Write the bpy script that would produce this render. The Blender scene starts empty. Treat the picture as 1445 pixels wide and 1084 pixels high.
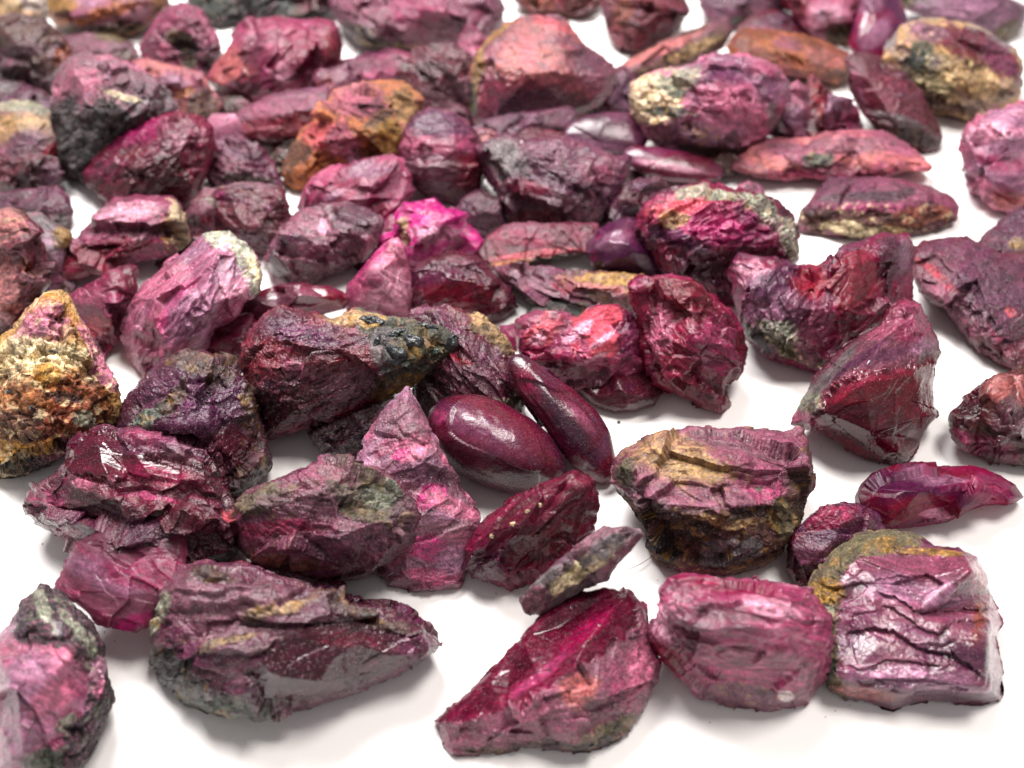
import bpy, math, random
import numpy as np
from mathutils.geometry import delaunay_2d_cdt
from mathutils import Vector

# ------------------------------------------------------------------ camera, lights, exposure
scene = bpy.context.scene
scene.unit_settings.scale_length = 0.01          # one Blender unit is one centimetre
CW, CH, FPX = 1445.0, 1084.0, 1200.0
H, PITCH = 8.5, math.radians(45.0)
camd = bpy.data.cameras.new('camera'); cam = bpy.data.objects.new('camera', camd)
scene.collection.objects.link(cam); scene.camera = cam
cam.location = (0, 0, H); cam.rotation_euler = (math.pi/2 - PITCH, 0, 0)
camd.sensor_width = 36.0; camd.lens = 36.0 * FPX / CW
camd.clip_start = 0.05; camd.clip_end = 1000
camd.dof.use_dof = True; camd.dof.focus_distance = 10.0
camd.dof.aperture_fstop = camd.lens * 1e-3 / 0.13; camd.dof.aperture_blades = 0

world = bpy.data.worlds.new("World"); scene.world = world; world.use_nodes = True
bg = world.node_tree.nodes['Background']
bg.inputs[0].default_value = (1.0, 0.965, 0.95, 1); bg.inputs[1].default_value = 0.34

def area(name, loc, target, size, power, col):
    l = bpy.data.lights.new(name, 'AREA'); l.shape = 'RECTANGLE'; l.size = size[0]; l.size_y = size[1]
    l.energy = power; l.color = col
    o = bpy.data.objects.new(name, l); scene.collection.objects.link(o); o.location = loc
    o.rotation_euler = (Vector(target) - Vector(loc)).to_track_quat('-Z', 'Y').to_euler()
    return o
area('window_light', (-8, 22, 29), (0, 9, 0), (16, 12), 19500, (1.0, 0.975, 0.95))
area('ceiling_lamp', (7, 9, 30), (1, 9, 0), (8, 8), 6500, (1.0, 0.95, 0.90))

vs = scene.view_settings
vs.view_transform = 'Standard'; vs.look = 'None'; vs.gamma = 1.0; vs.use_curve_mapping = False; vs.exposure = 0.42
cy = scene.cycles
cy.max_bounces = 8; cy.diffuse_bounces = 4; cy.glossy_bounces = 3; cy.transmission_bounces = 6
cy.use_denoising = True
try: cy.sample_clamp_indirect = 6
except Exception: pass

# ------------------------------------------------------------------ camera rays: from a place in the picture to a place on the table
SP, CP = math.sin(PITCH), math.cos(PITCH)
RIGHT = np.array([1.0, 0, 0]); UP = np.array([0, SP, CP]); FWD = np.array([0, CP, -SP]); EYE = np.array([0, 0, H])
def raydir(x, y):
    u = (np.asarray(x, float) - CW/2) / FPX; v = -(np.asarray(y, float) - CH/2) / FPX
    return FWD + u[..., None]*RIGHT + v[..., None]*UP
def ground_t(x, y, z=0.0):
    d = raydir(np.array([float(x)]), np.array([float(y)]))[0]
    return (z - H) / d[2]
def ground_pt(x, y, z=0.0):
    d = raydir(np.array([float(x)]), np.array([float(y)]))[0]
    return EYE + ground_t(x, y, z) * d

# ------------------------------------------------------------------ numpy noise
_r = np.random.RandomState(7)
PERM = _r.permutation(256); PERM = np.concatenate([PERM, PERM, PERM]).astype(np.int64)
GR = _r.normal(size=(256, 3)); GR /= np.linalg.norm(GR, axis=1)[:, None]
JIT = _r.rand(256, 3); RND = _r.rand(256)
def hsh(i, j, k): return PERM[(PERM[(PERM[i & 255] + j) & 255] + k) & 255]
def perlin(P):
    F = np.floor(P); I = F.astype(np.int64); f = P - F
    w = f*f*f*(f*(f*6 - 15) + 10); out = 0
    for a in (0, 1):
        wa = w[:, 0] if a else 1 - w[:, 0]
        for b in (0, 1):
            wb = w[:, 1] if b else 1 - w[:, 1]
            for c in (0, 1):
                wc = w[:, 2] if c else 1 - w[:, 2]
                g = GR[hsh(I[:, 0]+a, I[:, 1]+b, I[:, 2]+c)]
                out = out + wa*wb*wc*((f - (a, b, c))*g).sum(1)
    return out * 1.5
def fbm(P, octv=3, gain=0.5):
    s = 0; A = 1.0; n = 0
    for o in range(octv):
        s = s + A*perlin(P*(2.03**o) + 13.7*o); n += A; A *= gain
    return s / n
def facets(P, ridge=.12):
    """chipped planes: nearest cell's own tilted plane; returns (height, random id, edge distance)"""
    I = np.floor(P).astype(np.int64); best = np.full(len(P), 9.0); sec = best.copy()
    hgt = np.zeros(len(P)); idv = np.zeros(len(P))
    for a in (-1, 0, 1):
        for b in (-1, 0, 1):
            for c in (-1, 0, 1):
                J = I + (a, b, c); h = hsh(J[:, 0], J[:, 1], J[:, 2])
                d = P - (J + JIT[h]); q = (d*d).sum(1)
                m = q < best
                sec = np.where(m, best, np.minimum(sec, q))
                best = np.where(m, q, best)
                hgt = np.where(m, (d*GR[(h*7+3) & 255]).sum(1), hgt); idv = np.where(m, RND[h], idv)
    return .85*hgt + ridge*(np.minimum(best, 1.0) - .3), idv, np.sqrt(sec) - np.sqrt(best)
def sstep(a, b, x):
    t = np.clip((x - a)/(b - a), 0, 1); return t*t*(3 - 2*t)

# ------------------------------------------------------------------ colours
def lin(hexs):
    c = np.array([int(hexs[i:i+2], 16)/255 for i in (0, 2, 4)])
    return np.where(c <= 0.04045, c/12.92, ((c + 0.055)/1.055)**2.4)
PAL = dict(wine='78143c', dark='4a1428', deep='640a32', black='23282a', plum='5c2244', violet='66285c', mag='a41a58', crimson='940f3c',
           pink='cc7898', hot='c63e86', hotter='e238a0', rose='b44e7c', lilac='b080a0', mauve='9e5674', dusty='946478', palep='ecb0ca',
           white='ece0e0', cream='dcc8a0', tan='b8986c', olive='7c7450', green='6a7868', dgreen='3c4c44', grey='8a8488', orange='c87a48',
           rust='9c4a2c', brown='62402e', dbrown='382620', salmon='cc7c7c', peach='e8a07c', red='c02048', sage='a0a490', gplum='6c3c5c',
           ochre='b4883c', coral='ea7080', mplum='7c3a60', dplum='3e1c34')
PAL = {k: lin(v) for k, v in PAL.items()}

# ------------------------------------------------------------------ material: one mineral shader reading each stone's own colour
def new_mat(name):
    m = bpy.data.materials.new(name); m.use_nodes = True; return m, m.node_tree.nodes, m.node_tree.links
def mineral(name, rough, bump, sss, trans, grain=1.0, spec=0.5):
    m, N, L = new_mat(name); p = N['Principled BSDF']
    at = N.new('ShaderNodeAttribute'); at.attribute_name = 'Col'
    rg = N.new('ShaderNodeAttribute'); rg.attribute_name = 'Rgh'
    tc = N.new('ShaderNodeTexCoord'); oi = N.new('ShaderNodeObjectInfo')
    ad = N.new('ShaderNodeVectorMath'); ad.operation = 'ADD'
    cb = N.new('ShaderNodeVectorMath'); cb.operation = 'SCALE'; cb.inputs[0].default_value = (31, 17, 47)
    L.new(oi.outputs['Random'], cb.inputs['Scale']); L.new(tc.outputs['Object'], ad.inputs[0]); L.new(cb.outputs[0], ad.inputs[1])
    def noise(s, d=3, r=0.6):
        n = N.new('ShaderNodeTexNoise'); n.inputs['Scale'].default_value = s; n.inputs['Detail'].default_value = d
        n.inputs['Roughness'].default_value = r; L.new(ad.outputs[0], n.inputs['Vector']); return n
    n1 = noise(9, 4); n2 = noise(38, 3, 0.7)
    st = N.new('ShaderNodeMapping'); st.inputs['Scale'].default_value = (.45, 1.3, 1); L.new(ad.outputs[0], st.inputs['Vector'])
    vo = N.new('ShaderNodeTexVoronoi'); vo.inputs['Scale'].default_value = 22; vo.inputs['Randomness'].default_value = 1; L.new(st.outputs[0], vo.inputs['Vector'])
    bm = N.new('ShaderNodeAttribute'); bm.attribute_name = 'Bmp'
    # colour grain
    mr = N.new('ShaderNodeMapRange'); mr.inputs[1].default_value = .3; mr.inputs[2].default_value = .7
    mr.inputs[3].default_value = 1 - .38*grain; mr.inputs[4].default_value = 1 + .42*grain; L.new(n1.outputs['Fac'], mr.inputs[0])
    mr2 = N.new('ShaderNodeMapRange'); mr2.inputs[1].default_value = .3; mr2.inputs[2].default_value = .7
    mr2.inputs[3].default_value = 1 - .3*grain; mr2.inputs[4].default_value = 1 + .34*grain; L.new(n2.outputs['Fac'], mr2.inputs[0])
    mu = N.new('ShaderNodeMath'); mu.operation = 'MULTIPLY'; L.new(mr.outputs[0], mu.inputs[0]); L.new(mr2.outputs[0], mu.inputs[1])
    sc = N.new('ShaderNodeVectorMath'); sc.operation = 'SCALE'; L.new(at.outputs['Color'], sc.inputs[0]); L.new(mu.outputs[0], sc.inputs['Scale'])
    # pale dusty flecks
    th = N.new('ShaderNodeMapRange'); th.inputs[1].default_value = .62; th.inputs[2].default_value = .67; th.inputs[4].default_value = .28*grain
    n3 = noise(60, 2, .5); L.new(n3.outputs['Fac'], th.inputs[0])
    mx = N.new('ShaderNodeMix'); mx.data_type = 'RGBA'; L.new(th.outputs[0], mx.inputs[0]); L.new(sc.outputs[0], mx.inputs[6])
    mx.inputs[7].default_value = (.62, .44, .44, 1)
    n4 = noise(52, 3, .7); dk = N.new('ShaderNodeMapRange'); dk.inputs[1].default_value = .36; dk.inputs[2].default_value = .44; dk.inputs[3].default_value = 1 - .5*min(grain, 1); dk.inputs[4].default_value = 1
    L.new(n4.outputs['Fac'], dk.inputs[0]); s2 = N.new('ShaderNodeVectorMath'); s2.operation = 'SCALE'
    L.new(mx.outputs[2], s2.inputs[0]); L.new(dk.outputs[0], s2.inputs['Scale']); L.new(s2.outputs[0], p.inputs['Base Color'])
    # roughness
    rr = N.new('ShaderNodeMapRange'); rr.inputs[1].default_value = .3; rr.inputs[2].default_value = .7; rr.inputs[3].default_value = -.14; rr.inputs[4].default_value = .14
    L.new(n2.outputs['Fac'], rr.inputs[0])
    ra = N.new('ShaderNodeMath'); ra.operation = 'ADD'; ra.use_clamp = True; L.new(rg.outputs['Fac'], ra.inputs[0]); L.new(rr.outputs[0], ra.inputs[1])
    rb = N.new('ShaderNodeMath'); rb.operation = 'ADD'; rb.use_clamp = True; L.new(ra.outputs[0], rb.inputs[0]); rb.inputs[1].default_value = rough
    L.new(rb.outputs[0], p.inputs['Roughness'])
    b1 = N.new('ShaderNodeBump'); b1.inputs['Strength'].default_value = bump; b1.inputs['Distance'].default_value = .06; L.new(n1.outputs['Fac'], b1.inputs['Height'])
    b2 = N.new('ShaderNodeBump'); b2.inputs['Strength'].default_value = bump; b2.inputs['Distance'].default_value = .010
    L.new(vo.outputs['Color'], b2.inputs['Height']); L.new(b1.outputs[0], b2.inputs['Normal'])
    b3 = N.new('ShaderNodeBump'); b3.inputs['Strength'].default_value = bump; b3.inputs['Distance'].default_value = .012
    L.new(n2.outputs['Fac'], b3.inputs['Height']); L.new(b2.outputs[0], b3.inputs['Normal'])
    L.new(b3.outputs[0], p.inputs['Normal'])
    for bb in (b1, b2, b3):
        sm = N.new('ShaderNodeMath'); sm.operation = 'MULTIPLY'; sm.inputs[1].default_value = bump; L.new(bm.outputs['Fac'], sm.inputs[0]); L.new(sm.outputs[0], bb.inputs['Strength'])
    p.inputs['IOR'].default_value = 1.6; p.inputs['Specular IOR Level'].default_value = spec*.8
    if sss:
        p.inputs['Subsurface Weight'].default_value = sss; p.inputs['Subsurface Radius'].default_value = (1.0, .22, .42)
        p.inputs['Subsurface Scale'].default_value = .035
    if trans:
        tr = N.new('ShaderNodeBsdfTranslucent'); ms = N.new('ShaderNodeMixShader'); ms.inputs[0].default_value = trans
        g = N.new('ShaderNodeGamma'); g.inputs[1].default_value = .62; L.new(at.outputs['Color'], g.inputs[0]); L.new(g.outputs[0], tr.inputs['Color'])
        out = N['Material Output']; L.new(p.outputs[0], ms.inputs[1]); L.new(tr.outputs[0], ms.inputs[2]); L.new(ms.outputs[0], out.inputs[0])
    return m
MAT = dict(rough=mineral('rough_corundum', -.04, .8, .1, 0),
           glassy=mineral('translucent_corundum', -.08, .55, .25, .22, .7),
           smooth=mineral('tumbled_corundum', -.14, .2, .12, 0, .5),
         ledge=mineral('cleaved_corundum', -.08, .28, .12, 0, .6),
           crust=mineral('earthy_matrix', .22, 1.0, 0, 0, 1.25, .35),
           gem=mineral('clear_pink_corundum', -.05, .3, .3, .6, .6),
           crystal=mineral('black_amphibole', -.1, .5, 0, 0, .8))

# ------------------------------------------------------------------ disk topology shared by stones of one resolution
_topo = {}
def topo(n):
    if n in _topo: return _topo[n]
    ring = [(0.0, 0.0)]; idx = [0]
    for i in range(1, n+1):
        idx.append(len(ring)); ring += [(i/n, j/(4*i)) for j in range(4*i)]
    ru = np.array(ring); nf = len(ru); tr = []
    for i in range(1, n+1):
        a0 = idx[i]; p0 = idx[i-1]; na = 4*i; npv = 4*(i-1) if i > 1 else 1
        for q in range(4):
            for j in range(i):
                A = a0 + (q*i + j) % na; B = a0 + (q*i + j + 1) % na
                P = p0 + ((q*(i-1) + j) % npv if i > 1 else 0)
                tr.append((P, A, B))
                if j < i-1: tr.append((P, B, p0 + (q*(i-1) + j + 1) % npv))
    tr = np.array(tr)
    mp = np.arange(nf); inner = ru[:, 0] < 1 - 1e-9          # back half shares the outer ring
    mp[inner] = nf + np.arange(inner.sum())
    back = mp[tr][:, ::-1]
    full = np.concatenate([tr, back])
    _topo[n] = (ru, inner, full); return _topo[n]

KIND = dict(   # facets (freq, slope), noise (freq, amp cm), finish
    rough=dict(fac=[(1.3, .36), (3.0, .34), (7.5, .32), (19, .3)], noi=[(3, .025), (14, .008)], rim=.14, rg=.26, mat='rough'),
    chunk=dict(fac=[(1.1, .32), (2.6, .28), (7, .22), (18, .2)], noi=[(3, .018), (12, .005)], rim=.15, rg=.24, mat='rough'),
    druzy=dict(fac=[(1.9, .42), (4.6, .48), (10, .42), (22, .35)], noi=[(4, .03), (14, .01)], rim=.14, rg=.22, mat='glassy'),
    glassy=dict(fac=[(1.2, .36), (3.0, .34), (8, .24), (20, .2)], noi=[(3, .016), (12, .004)], rim=.14, rg=.18, mat='glassy'),
    gem=dict(fac=[(1.6, .4), (4, .3)], noi=[(3, .02)], rim=.25, rg=.34, mat='gem'),
    earthy=dict(fac=[(2.0, .4), (5.5, .5), (13, .6)], noi=[(5, .035), (16, .02)], rim=.2, rg=.7, ridge=-.9, mat='crust'),
    slab=dict(fac=[(1.4, .14), (5, .16)], noi=[(3, .014), (12, .006)], rim=.12, rg=.34, mat='rough'),
    smooth=dict(fac=[(1.0, .05)], noi=[(1.8, .02)], rim=0, rg=.33, mat='smooth'))

def poly_dist(P, A):
    d = np.full(len(P), 1e9); ins = np.zeros(len(P), bool)
    for i in range(len(A)):
        a = A[i-1]; b = A[i]; ab = b - a
        t = np.clip(((P - a) @ ab)/(ab @ ab + 1e-9), 0, 1)
        d = np.minimum(d, np.hypot(*(P - a - t[:, None]*ab).T))
        c = ((a[1] > P[:, 1]) != (b[1] > P[:, 1])) & (P[:, 0] < (b[0]-a[0])*(P[:, 1]-a[1])/(b[1]-a[1] + 1e-12) + a[0])
        ins ^= c
    return d, ins

STONES = []
class Stone: pass
def S(name, label, outline, cols, blobs=(), pts=None, k='rough', cat='raw ruby', group='raw rubies on the white table', **kw):
    if cat == 'polished ruby': name = 'polished_ruby'
    elif cat == 'ruby chip': name = 'ruby_chip'
    elif k == 'earthy' or 'rock' in name: name = 'matrix_rock'; cat = 'rock'
    else: name = 'flat_raw_ruby' if k == 'slab' else 'raw_ruby'
    s = Stone(); s.name = name; s.label = label; s.A = np.array(outline, float); s.cols = cols; s.blobs = list(blobs)
    s.pts = pts; s.k = k; s.cat = cat; s.group = group; s.kw = kw; s.seed = len(STONES)*3 + 5; STONES.append(s); return s
def chips(*a): return list(a)

# ------------------------------------------------------------------ the stones, traced in picture units and stood on the table at their real distance
# foreground
S('ruby_in_dark_matrix', 'pink translucent ruby framed by black and sage speckled matrix, at the left frame edge',
  [(-15,905),(18,880),(33,848),(58,831),(88,838),(122,868),(148,908),(152,955),(158,990),(145,1030),(122,1066),(100,1100),(-15,1100)],
  ('pink','lilac','rose'), [('poly',[(20,895),(30,840),(70,820),(130,860),(162,920),(162,1000),(130,1090),(30,1100),(45,1080),(85,1045),(120,1000),(122,955),(95,920),(50,905)],'black','crust,part:matrix_rind'),(60,855,12,30,-20,'sage','crust'),(100,880,9,30,-35,'sage','crust'),(125,915,10,24,-30,'sage','crust'),(80,890,6,20,-20,'grey','crust'),
   (140,945,22,22,60,'palep','crust'),(140,975,16,14,0,'pink','crust'),(95,1020,16,9,-40,'sage','crust'),(60,1075,30,14,-20,'green','crust'),
   (150,975,10,35,10,'black','crust,part:matrix_rind'),(40,960,30,45,20,'lilac','soft'),(75,985,35,18,-30,'pink','soft')],
  pts=[(20,960,75),(70,960,85),(110,905,60),(60,870,40),(120,1010,50),(30,1060,80)], k='glassy', a=30, crustc='sage', vein=.5, veinc='palep', rg=.08, dm=.5, br=1.35, cuts=0)
S('ribbed_dark_ruby', 'large wide dark plum ruby with brown ribbed skin and a pointed right tip',
  [(213,862),(222,835),(250,806),(290,795),(340,800),(400,813),(450,833),(510,848),(560,855),(582,872),(598,890),(622,910),(608,928),(560,955),(510,975),(440,1000),(390,1008),(320,1002),(270,988),(240,958),(222,925),(218,890)],
  ('mplum','plum','dusty'), [('poly',[(385,912),(420,885),(480,872),(560,890),(590,905),(560,945),(500,975),(430,992),(370,985),(350,950)],'dark','clear,flat'),(320,850,110,50,12,'dusty','soft'),(480,900,60,12,10,'wine','soft,clear'),(590,915,30,20,10,'mplum','soft'),(255,960,75,26,38,'dgreen','crust'),(330,990,70,14,8,'green','crust'),
   (226,865,12,32,20,'sage','crust'),(395,862,46,7,-8,'tan','crust,soft'),(520,870,70,12,16,'brown','crust,soft'),(320,905,40,5,-14,'tan','crust,soft'),(300,815,30,8,10,'brown','crust')],
  pts=[(290,850,50),(400,860,72),(500,880,60),(270,930,62),(360,950,82),(450,960,62),(560,905,36)], k='chunk', a=32, sa=-10, el=.4, st=(-16,3.6,.085,.5), crustc='ochre', vein=.2, veinc='tan', rg=.02)
S('wedge_ruby', 'wedge with a long smooth magenta cut face above rough mauve-pink rock, bottom centre',
  [(615,1018),(630,1003),(660,978),(690,950),(712,925),(735,900),(765,866),(800,845),(850,828),(885,835),(908,862),(914,900),(928,935),(922,975),(895,1020),(870,1042),(840,1058),(800,1060),(740,1055),(690,1064),(640,1064),(628,1048)],
  ('dusty','mauve','rose'), [('poly',[(612,1016),(690,940),(735,893),(765,858),(800,838),(850,822),(885,838),(900,852),(893,880),(862,915),(830,935),(790,958),(745,985),(690,1010),(640,1022)],'wine','clear,flat,part:cut_face'),
   (790,885,75,14,-40,'deep','flat'),(700,975,60,12,-42,'deep','flat'),(830,888,56,12,-42,'mag','soft,flat'),(760,955,50,7,-38,'rose','soft'),(905,940,16,60,10,'pink','soft'),(770,1035,110,12,-6,'mauve','soft'),(815,975,26,26,0,'salmon','main'),(850,1035,55,14,-18,'olive','crust'),(790,1050,70,9,-6,'dbrown','crust'),(850,1050,40,7,-14,'black','crust'),(690,1060,40,6,4,'brown','crust')],
  pts=[(650,1022,26),(710,1002,44),(770,975,66),(830,925,84),(880,870,60),(720,945,2),(790,885,4),(850,845,6),(885,950,66),(800,1030,44),(700,1045,26)], k='rough', a=26, rim=.06, rim_r=.05, dm=.7, br=1.35, body='ruby_body')
S('slab_on_wedge', 'flat grey-tan slab with a pinkish left end, lying on the bottom centre wedge',
  [(735,842),(745,828),(765,812),(800,785),(835,755),(850,744),(880,741),(905,745),(912,755),(895,772),(880,787),(850,815),(810,842),(762,870),(742,862)],
  ('dusty','grey','gplum'), [(815,808,70,12,-36,'cream','crust'),(850,775,40,12,-36,'grey','crust'),(758,845,22,16,-30,'mauve'),(880,780,40,5,-38,'mauve'),(785,795,30,8,-36,'gplum')],
  pts=[(780,815,20),(850,770,22),(800,830,12)], k='slab', a=30, yb=858, lift=.12, crustc='cream', pr=1080, rg=.2, dm=1.6)
S('ribbed_magenta_ruby', 'deep magenta ruby with diagonal ribs and tiny yellow specks, below the polished pebbles',
  [(655,802),(656,785),(662,765),(690,735),(730,705),(770,685),(810,670),(835,680),(843,718),(838,748),(805,780),(770,806),(735,828),(700,822),(670,812)],
  ('wine','mag','deep'), [(700,790,45,25,-20,'mplum','soft'),(770,770,60,16,-30,'crimson','soft'),(740,735,60,12,-32,'mag','soft')],
  pts=[(700,760,42),(760,725,46),(810,700,30),(700,800,28),(780,760,44)], k='glassy', a=42, sa=-32, el=.35, st=(-33,5,.06,.3), vein=.15,
  pieces=[(745,722,5,4,0,'cream','yellow_speck',None),(724,740,5,4,0,'cream','yellow_speck',None),(762,713,4,4,0,'cream','yellow_speck',None),(694,757,4,4,20,'cream','yellow_speck',None)])
S('pink_striated_ruby', 'bright pink striated ruby with a white crystalline left end, beside the big stepped block',
  [(915,892),(920,868),(928,850),(930,830),(940,812),(965,808),(1020,812),(1080,818),(1140,832),(1170,870),(1168,950),(1140,990),(1085,1003),(1030,994),(985,985),(960,955),(935,925)],
  ('rose','mauve','pink'), [(940,880,28,28,0,'palep','soft'),(1010,880,70,22,8,'dusty','soft'),(1020,830,80,10,8,'mag'),(1090,860,45,14,14,'palep','soft'),(1040,920,80,18,10,'mauve','soft'),(1050,960,90,14,6,'rose'),(1060,992,70,14,4,'dusty','crust'),(1110,985,12,8,0,'white'),(940,925,30,10,40,'crimson')],
  pts=[(950,850,44),(1010,845,66),(1090,860,66),(960,920,40),(1040,940,84),(1110,930,66),(1080,980,38)], k='glassy', a=32, sa=9, el=.3, st=(9,4,.04,.3), dm=.75, vein=.6, veinc='palep', rg=.0, streak=1.9, br=1.35)
S('stepped_cleavage_ruby', 'large glossy mauve block with stepped wavy ledges and olive matrix on its left',
  [(1135,890),(1130,862),(1140,832),(1160,800),(1178,776),(1205,757),(1248,748),(1290,758),(1320,770),(1352,772),(1378,788),(1393,810),(1396,838),(1405,860),(1411,880),(1402,900),(1408,925),(1413,950),(1411,986),(1385,992),(1340,990),(1300,988),(1260,1000),(1220,988),(1195,985),(1170,968),(1155,938)],
  ('mauve','gplum','dusty'), [('poly',[(1120,900),(1125,840),(1175,760),(1230,740),(1300,750),(1300,768),(1225,776),(1195,800),(1180,840),(1172,880),(1185,930),(1196,985),(1150,970)],'olive','crust,part:matrix_rind'),(1160,890,24,70,5,'olive','crust,part:matrix_rind'),(1160,935,22,30,0,'green','crust'),(1162,868,18,16,0,'sage','crust'),(1170,835,24,18,0,'ochre','crust,part:matrix_rind'),(1225,772,60,16,-8,'olive','crust,part:matrix_rind'),(1250,768,16,12,0,'ochre','crust'),(1162,893,12,10,0,'black','crust'),
   (1330,795,60,16,4,'mauve','clear'),(1310,780,60,6,2,'ochre','crust'),(1385,840,8,60,8,'rust','soft'),(1290,835,90,20,6,'lilac','soft'),(1300,958,90,16,4,'lilac','soft'),(1215,865,26,26,0,'mplum'),(1220,975,40,10,10,'salmon','soft'),(1380,815,14,14,0,'mag','soft')],
  pts=[(1185,830,22),(1215,800,26),(1370,805,52),(1390,900,56),(1385,965,46),(1290,870,46),(1200,950,30),(1290,970,40),(1165,900,14),(1250,765,10)], k='chunk', a=12, maxtilt=30, cuts=0, fine=.2, sa=8, el=.35, fm=.28, dm=1.0, vein=.1, rg=-.06, br=1.2, mat='ledge', wear=.1, ledges=[([(1235,832),(1262,842),(1285,856),(1312,866),(1350,861),(1402,857)],13,26),([(1240,848),(1262,858),(1290,878),(1325,892),(1345,880),(1398,878)],10,18),
   ([(1195,893),(1235,886),(1262,892),(1300,912),(1345,922),(1392,952)],14,24),([(1196,940),(1225,944),(1250,930),(1290,932),(1330,940)],9,20),([(1295,905),(1330,908),(1352,900)],7,14),([(1195,826),(1230,820),(1262,812),(1300,812)],5,18),([(1215,985),(1260,968),(1290,970),(1320,962)],9,30)], rim=.10, body='ruby_block', crustc='ochre')
S('dark_purple_ruby', 'small dark purple blocky ruby half hidden behind the stepped mauve block',
  [(1106,805),(1110,775),(1118,750),(1140,732),(1165,720),(1210,714),(1238,730),(1250,760),(1230,790),(1190,815),(1150,835),(1120,828)],
  ('deep','violet','wine'), [(1175,735,40,14,-15,'mag'),(1145,790,30,22,-10,'mplum','soft'),(1135,812,30,10,0,'wine')],
  pts=[(1140,765,30),(1190,745,30),(1150,800,30)], k='rough', a=40, sa=-20)
S('magenta_blade_ruby', 'long bright magenta ruby pointing right, casting a pink shadow near the right edge',
  [(1210,702),(1218,685),(1232,671),(1260,662),(1310,656),(1370,657),(1395,664),(1410,671),(1430,685),(1443,702),(1425,712),(1405,710),(1385,712),(1362,722),(1335,736),(1300,742),(1250,748),(1228,742),(1222,725),(1212,715)],
  ('mag','violet','crimson'), [(1290,682,80,14,-4,'violet','soft'),(1330,672,60,8,2,'lilac','soft'),(1290,720,80,18,-5,'crimson'),(1390,690,40,18,20,'rose','soft'),(1235,715,20,26,0,'wine'),(1320,728,20,7,0,'palep')],
  pts=[(1245,690,32),(1300,694,42),(1370,686,34),(1260,730,22),(1410,698,12)], k='gem', a=26, sa=-4, el=.6, lift=.05, rg=-.04, br=.8, rag=.25, dm=.55, cuts=0)
S('two_tone_boulder', 'rounded boulder, tan and pink on top with a dark brown rocky underside',
  [(866,662),(870,648),(886,636),(920,620),(980,606),(1050,607),(1100,613),(1125,606),(1140,625),(1147,655),(1143,690),(1132,715),(1130,745),(1100,775),(1065,802),(1020,812),(975,806),(935,788),(915,758),(900,730),(878,702),(868,685)],
  ('dusty','mauve','mplum'), [(960,650,75,30,10,'tan','soft'),(990,660,46,14,10,'tan','soft'),(1060,650,60,16,8,'mauve'),(1090,690,40,22,0,'rose','soft'),(1060,630,60,10,6,'dusty'),
   ('poly',[(866,690),(900,712),(950,722),(1010,716),(1060,722),(1110,708),(1150,690),(1140,750),(1070,815),(1000,825),(930,800),(885,740)],'brown','crust,part:rocky_matrix'),(1010,735,80,9,2,'tan','crust'),(960,740,60,20,25,'dbrown','crust'),(1030,775,45,18,-10,'grey','crust'),(930,765,30,16,40,'black','crust'),(1110,735,22,30,0,'olive','crust,part:rocky_matrix'),(1060,725,40,9,0,'dbrown','crust'),(985,805,60,8,4,'wine'),(1132,680,14,46,6,'brown','crust'),(885,670,14,20,0,'olive','crust'),(1075,680,7,5,0,'green')],
  pts=[(900,665,40),(960,640,44),(1060,640,40),(930,710,78),(1020,718,96),(1100,705,66),(1120,650,34),(1000,770,58),(1060,770,48)], k='chunk', a=34, crustc='ochre', vein=.5, veinc='tan', rg=.12, cuts=0, fine=1.1, br=1.25)
S('rugged_maroon_ruby', 'large rugged dark maroon ruby with pink flecks and a glassy patch on top',
  [(27,712),(33,700),(48,686),(75,668),(90,650),(94,630),(112,613),(148,607),(165,614),(195,614),(218,622),(262,626),(292,634),(305,652),(314,672),(330,705),(345,738),(346,770),(330,782),(300,790),(262,796),(222,797),(185,788),(130,778),(85,760),(50,742),(32,728)],
  ('wine','gplum','dark'), [('poly',[(92,662),(98,632),(118,612),(150,612),(185,628),(225,655),(258,664),(250,678),(200,672),(140,672)],'deep','clear,flat,part:glassy_patch'),(215,668,50,12,12,'mag','soft'),(235,635,60,12,5,'mplum'),(210,628,30,9,10,'rose'),(115,680,16,8,10,'pink'),(205,695,40,7,14,'rose'),(130,715,55,14,10,'dark'),(60,705,24,14,-20,'rose','soft'),(320,728,10,9,0,'coral'),(210,745,80,14,16,'gplum','soft'),(100,755,30,10,22,'pink'),(160,770,60,10,8,'deep'),(250,780,14,6,0,'rose')],
  pts=[(120,640,30),(200,655,34),(80,690,44),(150,692,66),(240,690,66),(300,690,36),(120,735,50),(200,745,70),(290,750,50),(180,668,28)], k='rough', a=42, sa=14, el=.4, st=(14,3.4,.08,.55), vein=.35, veinc='dusty', rg=-.04, lift=.15)
S('magenta_slab_beneath', 'translucent magenta-pink slab lying beneath the big rugged maroon ruby, glowing pink at its edge',
  [(75,835),(90,800),(108,768),(150,745),(262,755),(262,830),(218,868),(205,885),(192,893),(165,890),(140,878),(105,850)],
  ('mauve','dusty','rose'), [(150,810,60,20,18,'lilac','soft'),(185,880,36,10,-25,'hot','soft'),(200,810,60,20,10,'rose','soft')],  # hot pink along the lower edge paints part of its glow
  pts=[(130,815,10),(190,840,12)], k='gem', a=14, tb=.16, maxtilt=20, sa=20, rim=.08, fm=.35, cuts=0)
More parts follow.
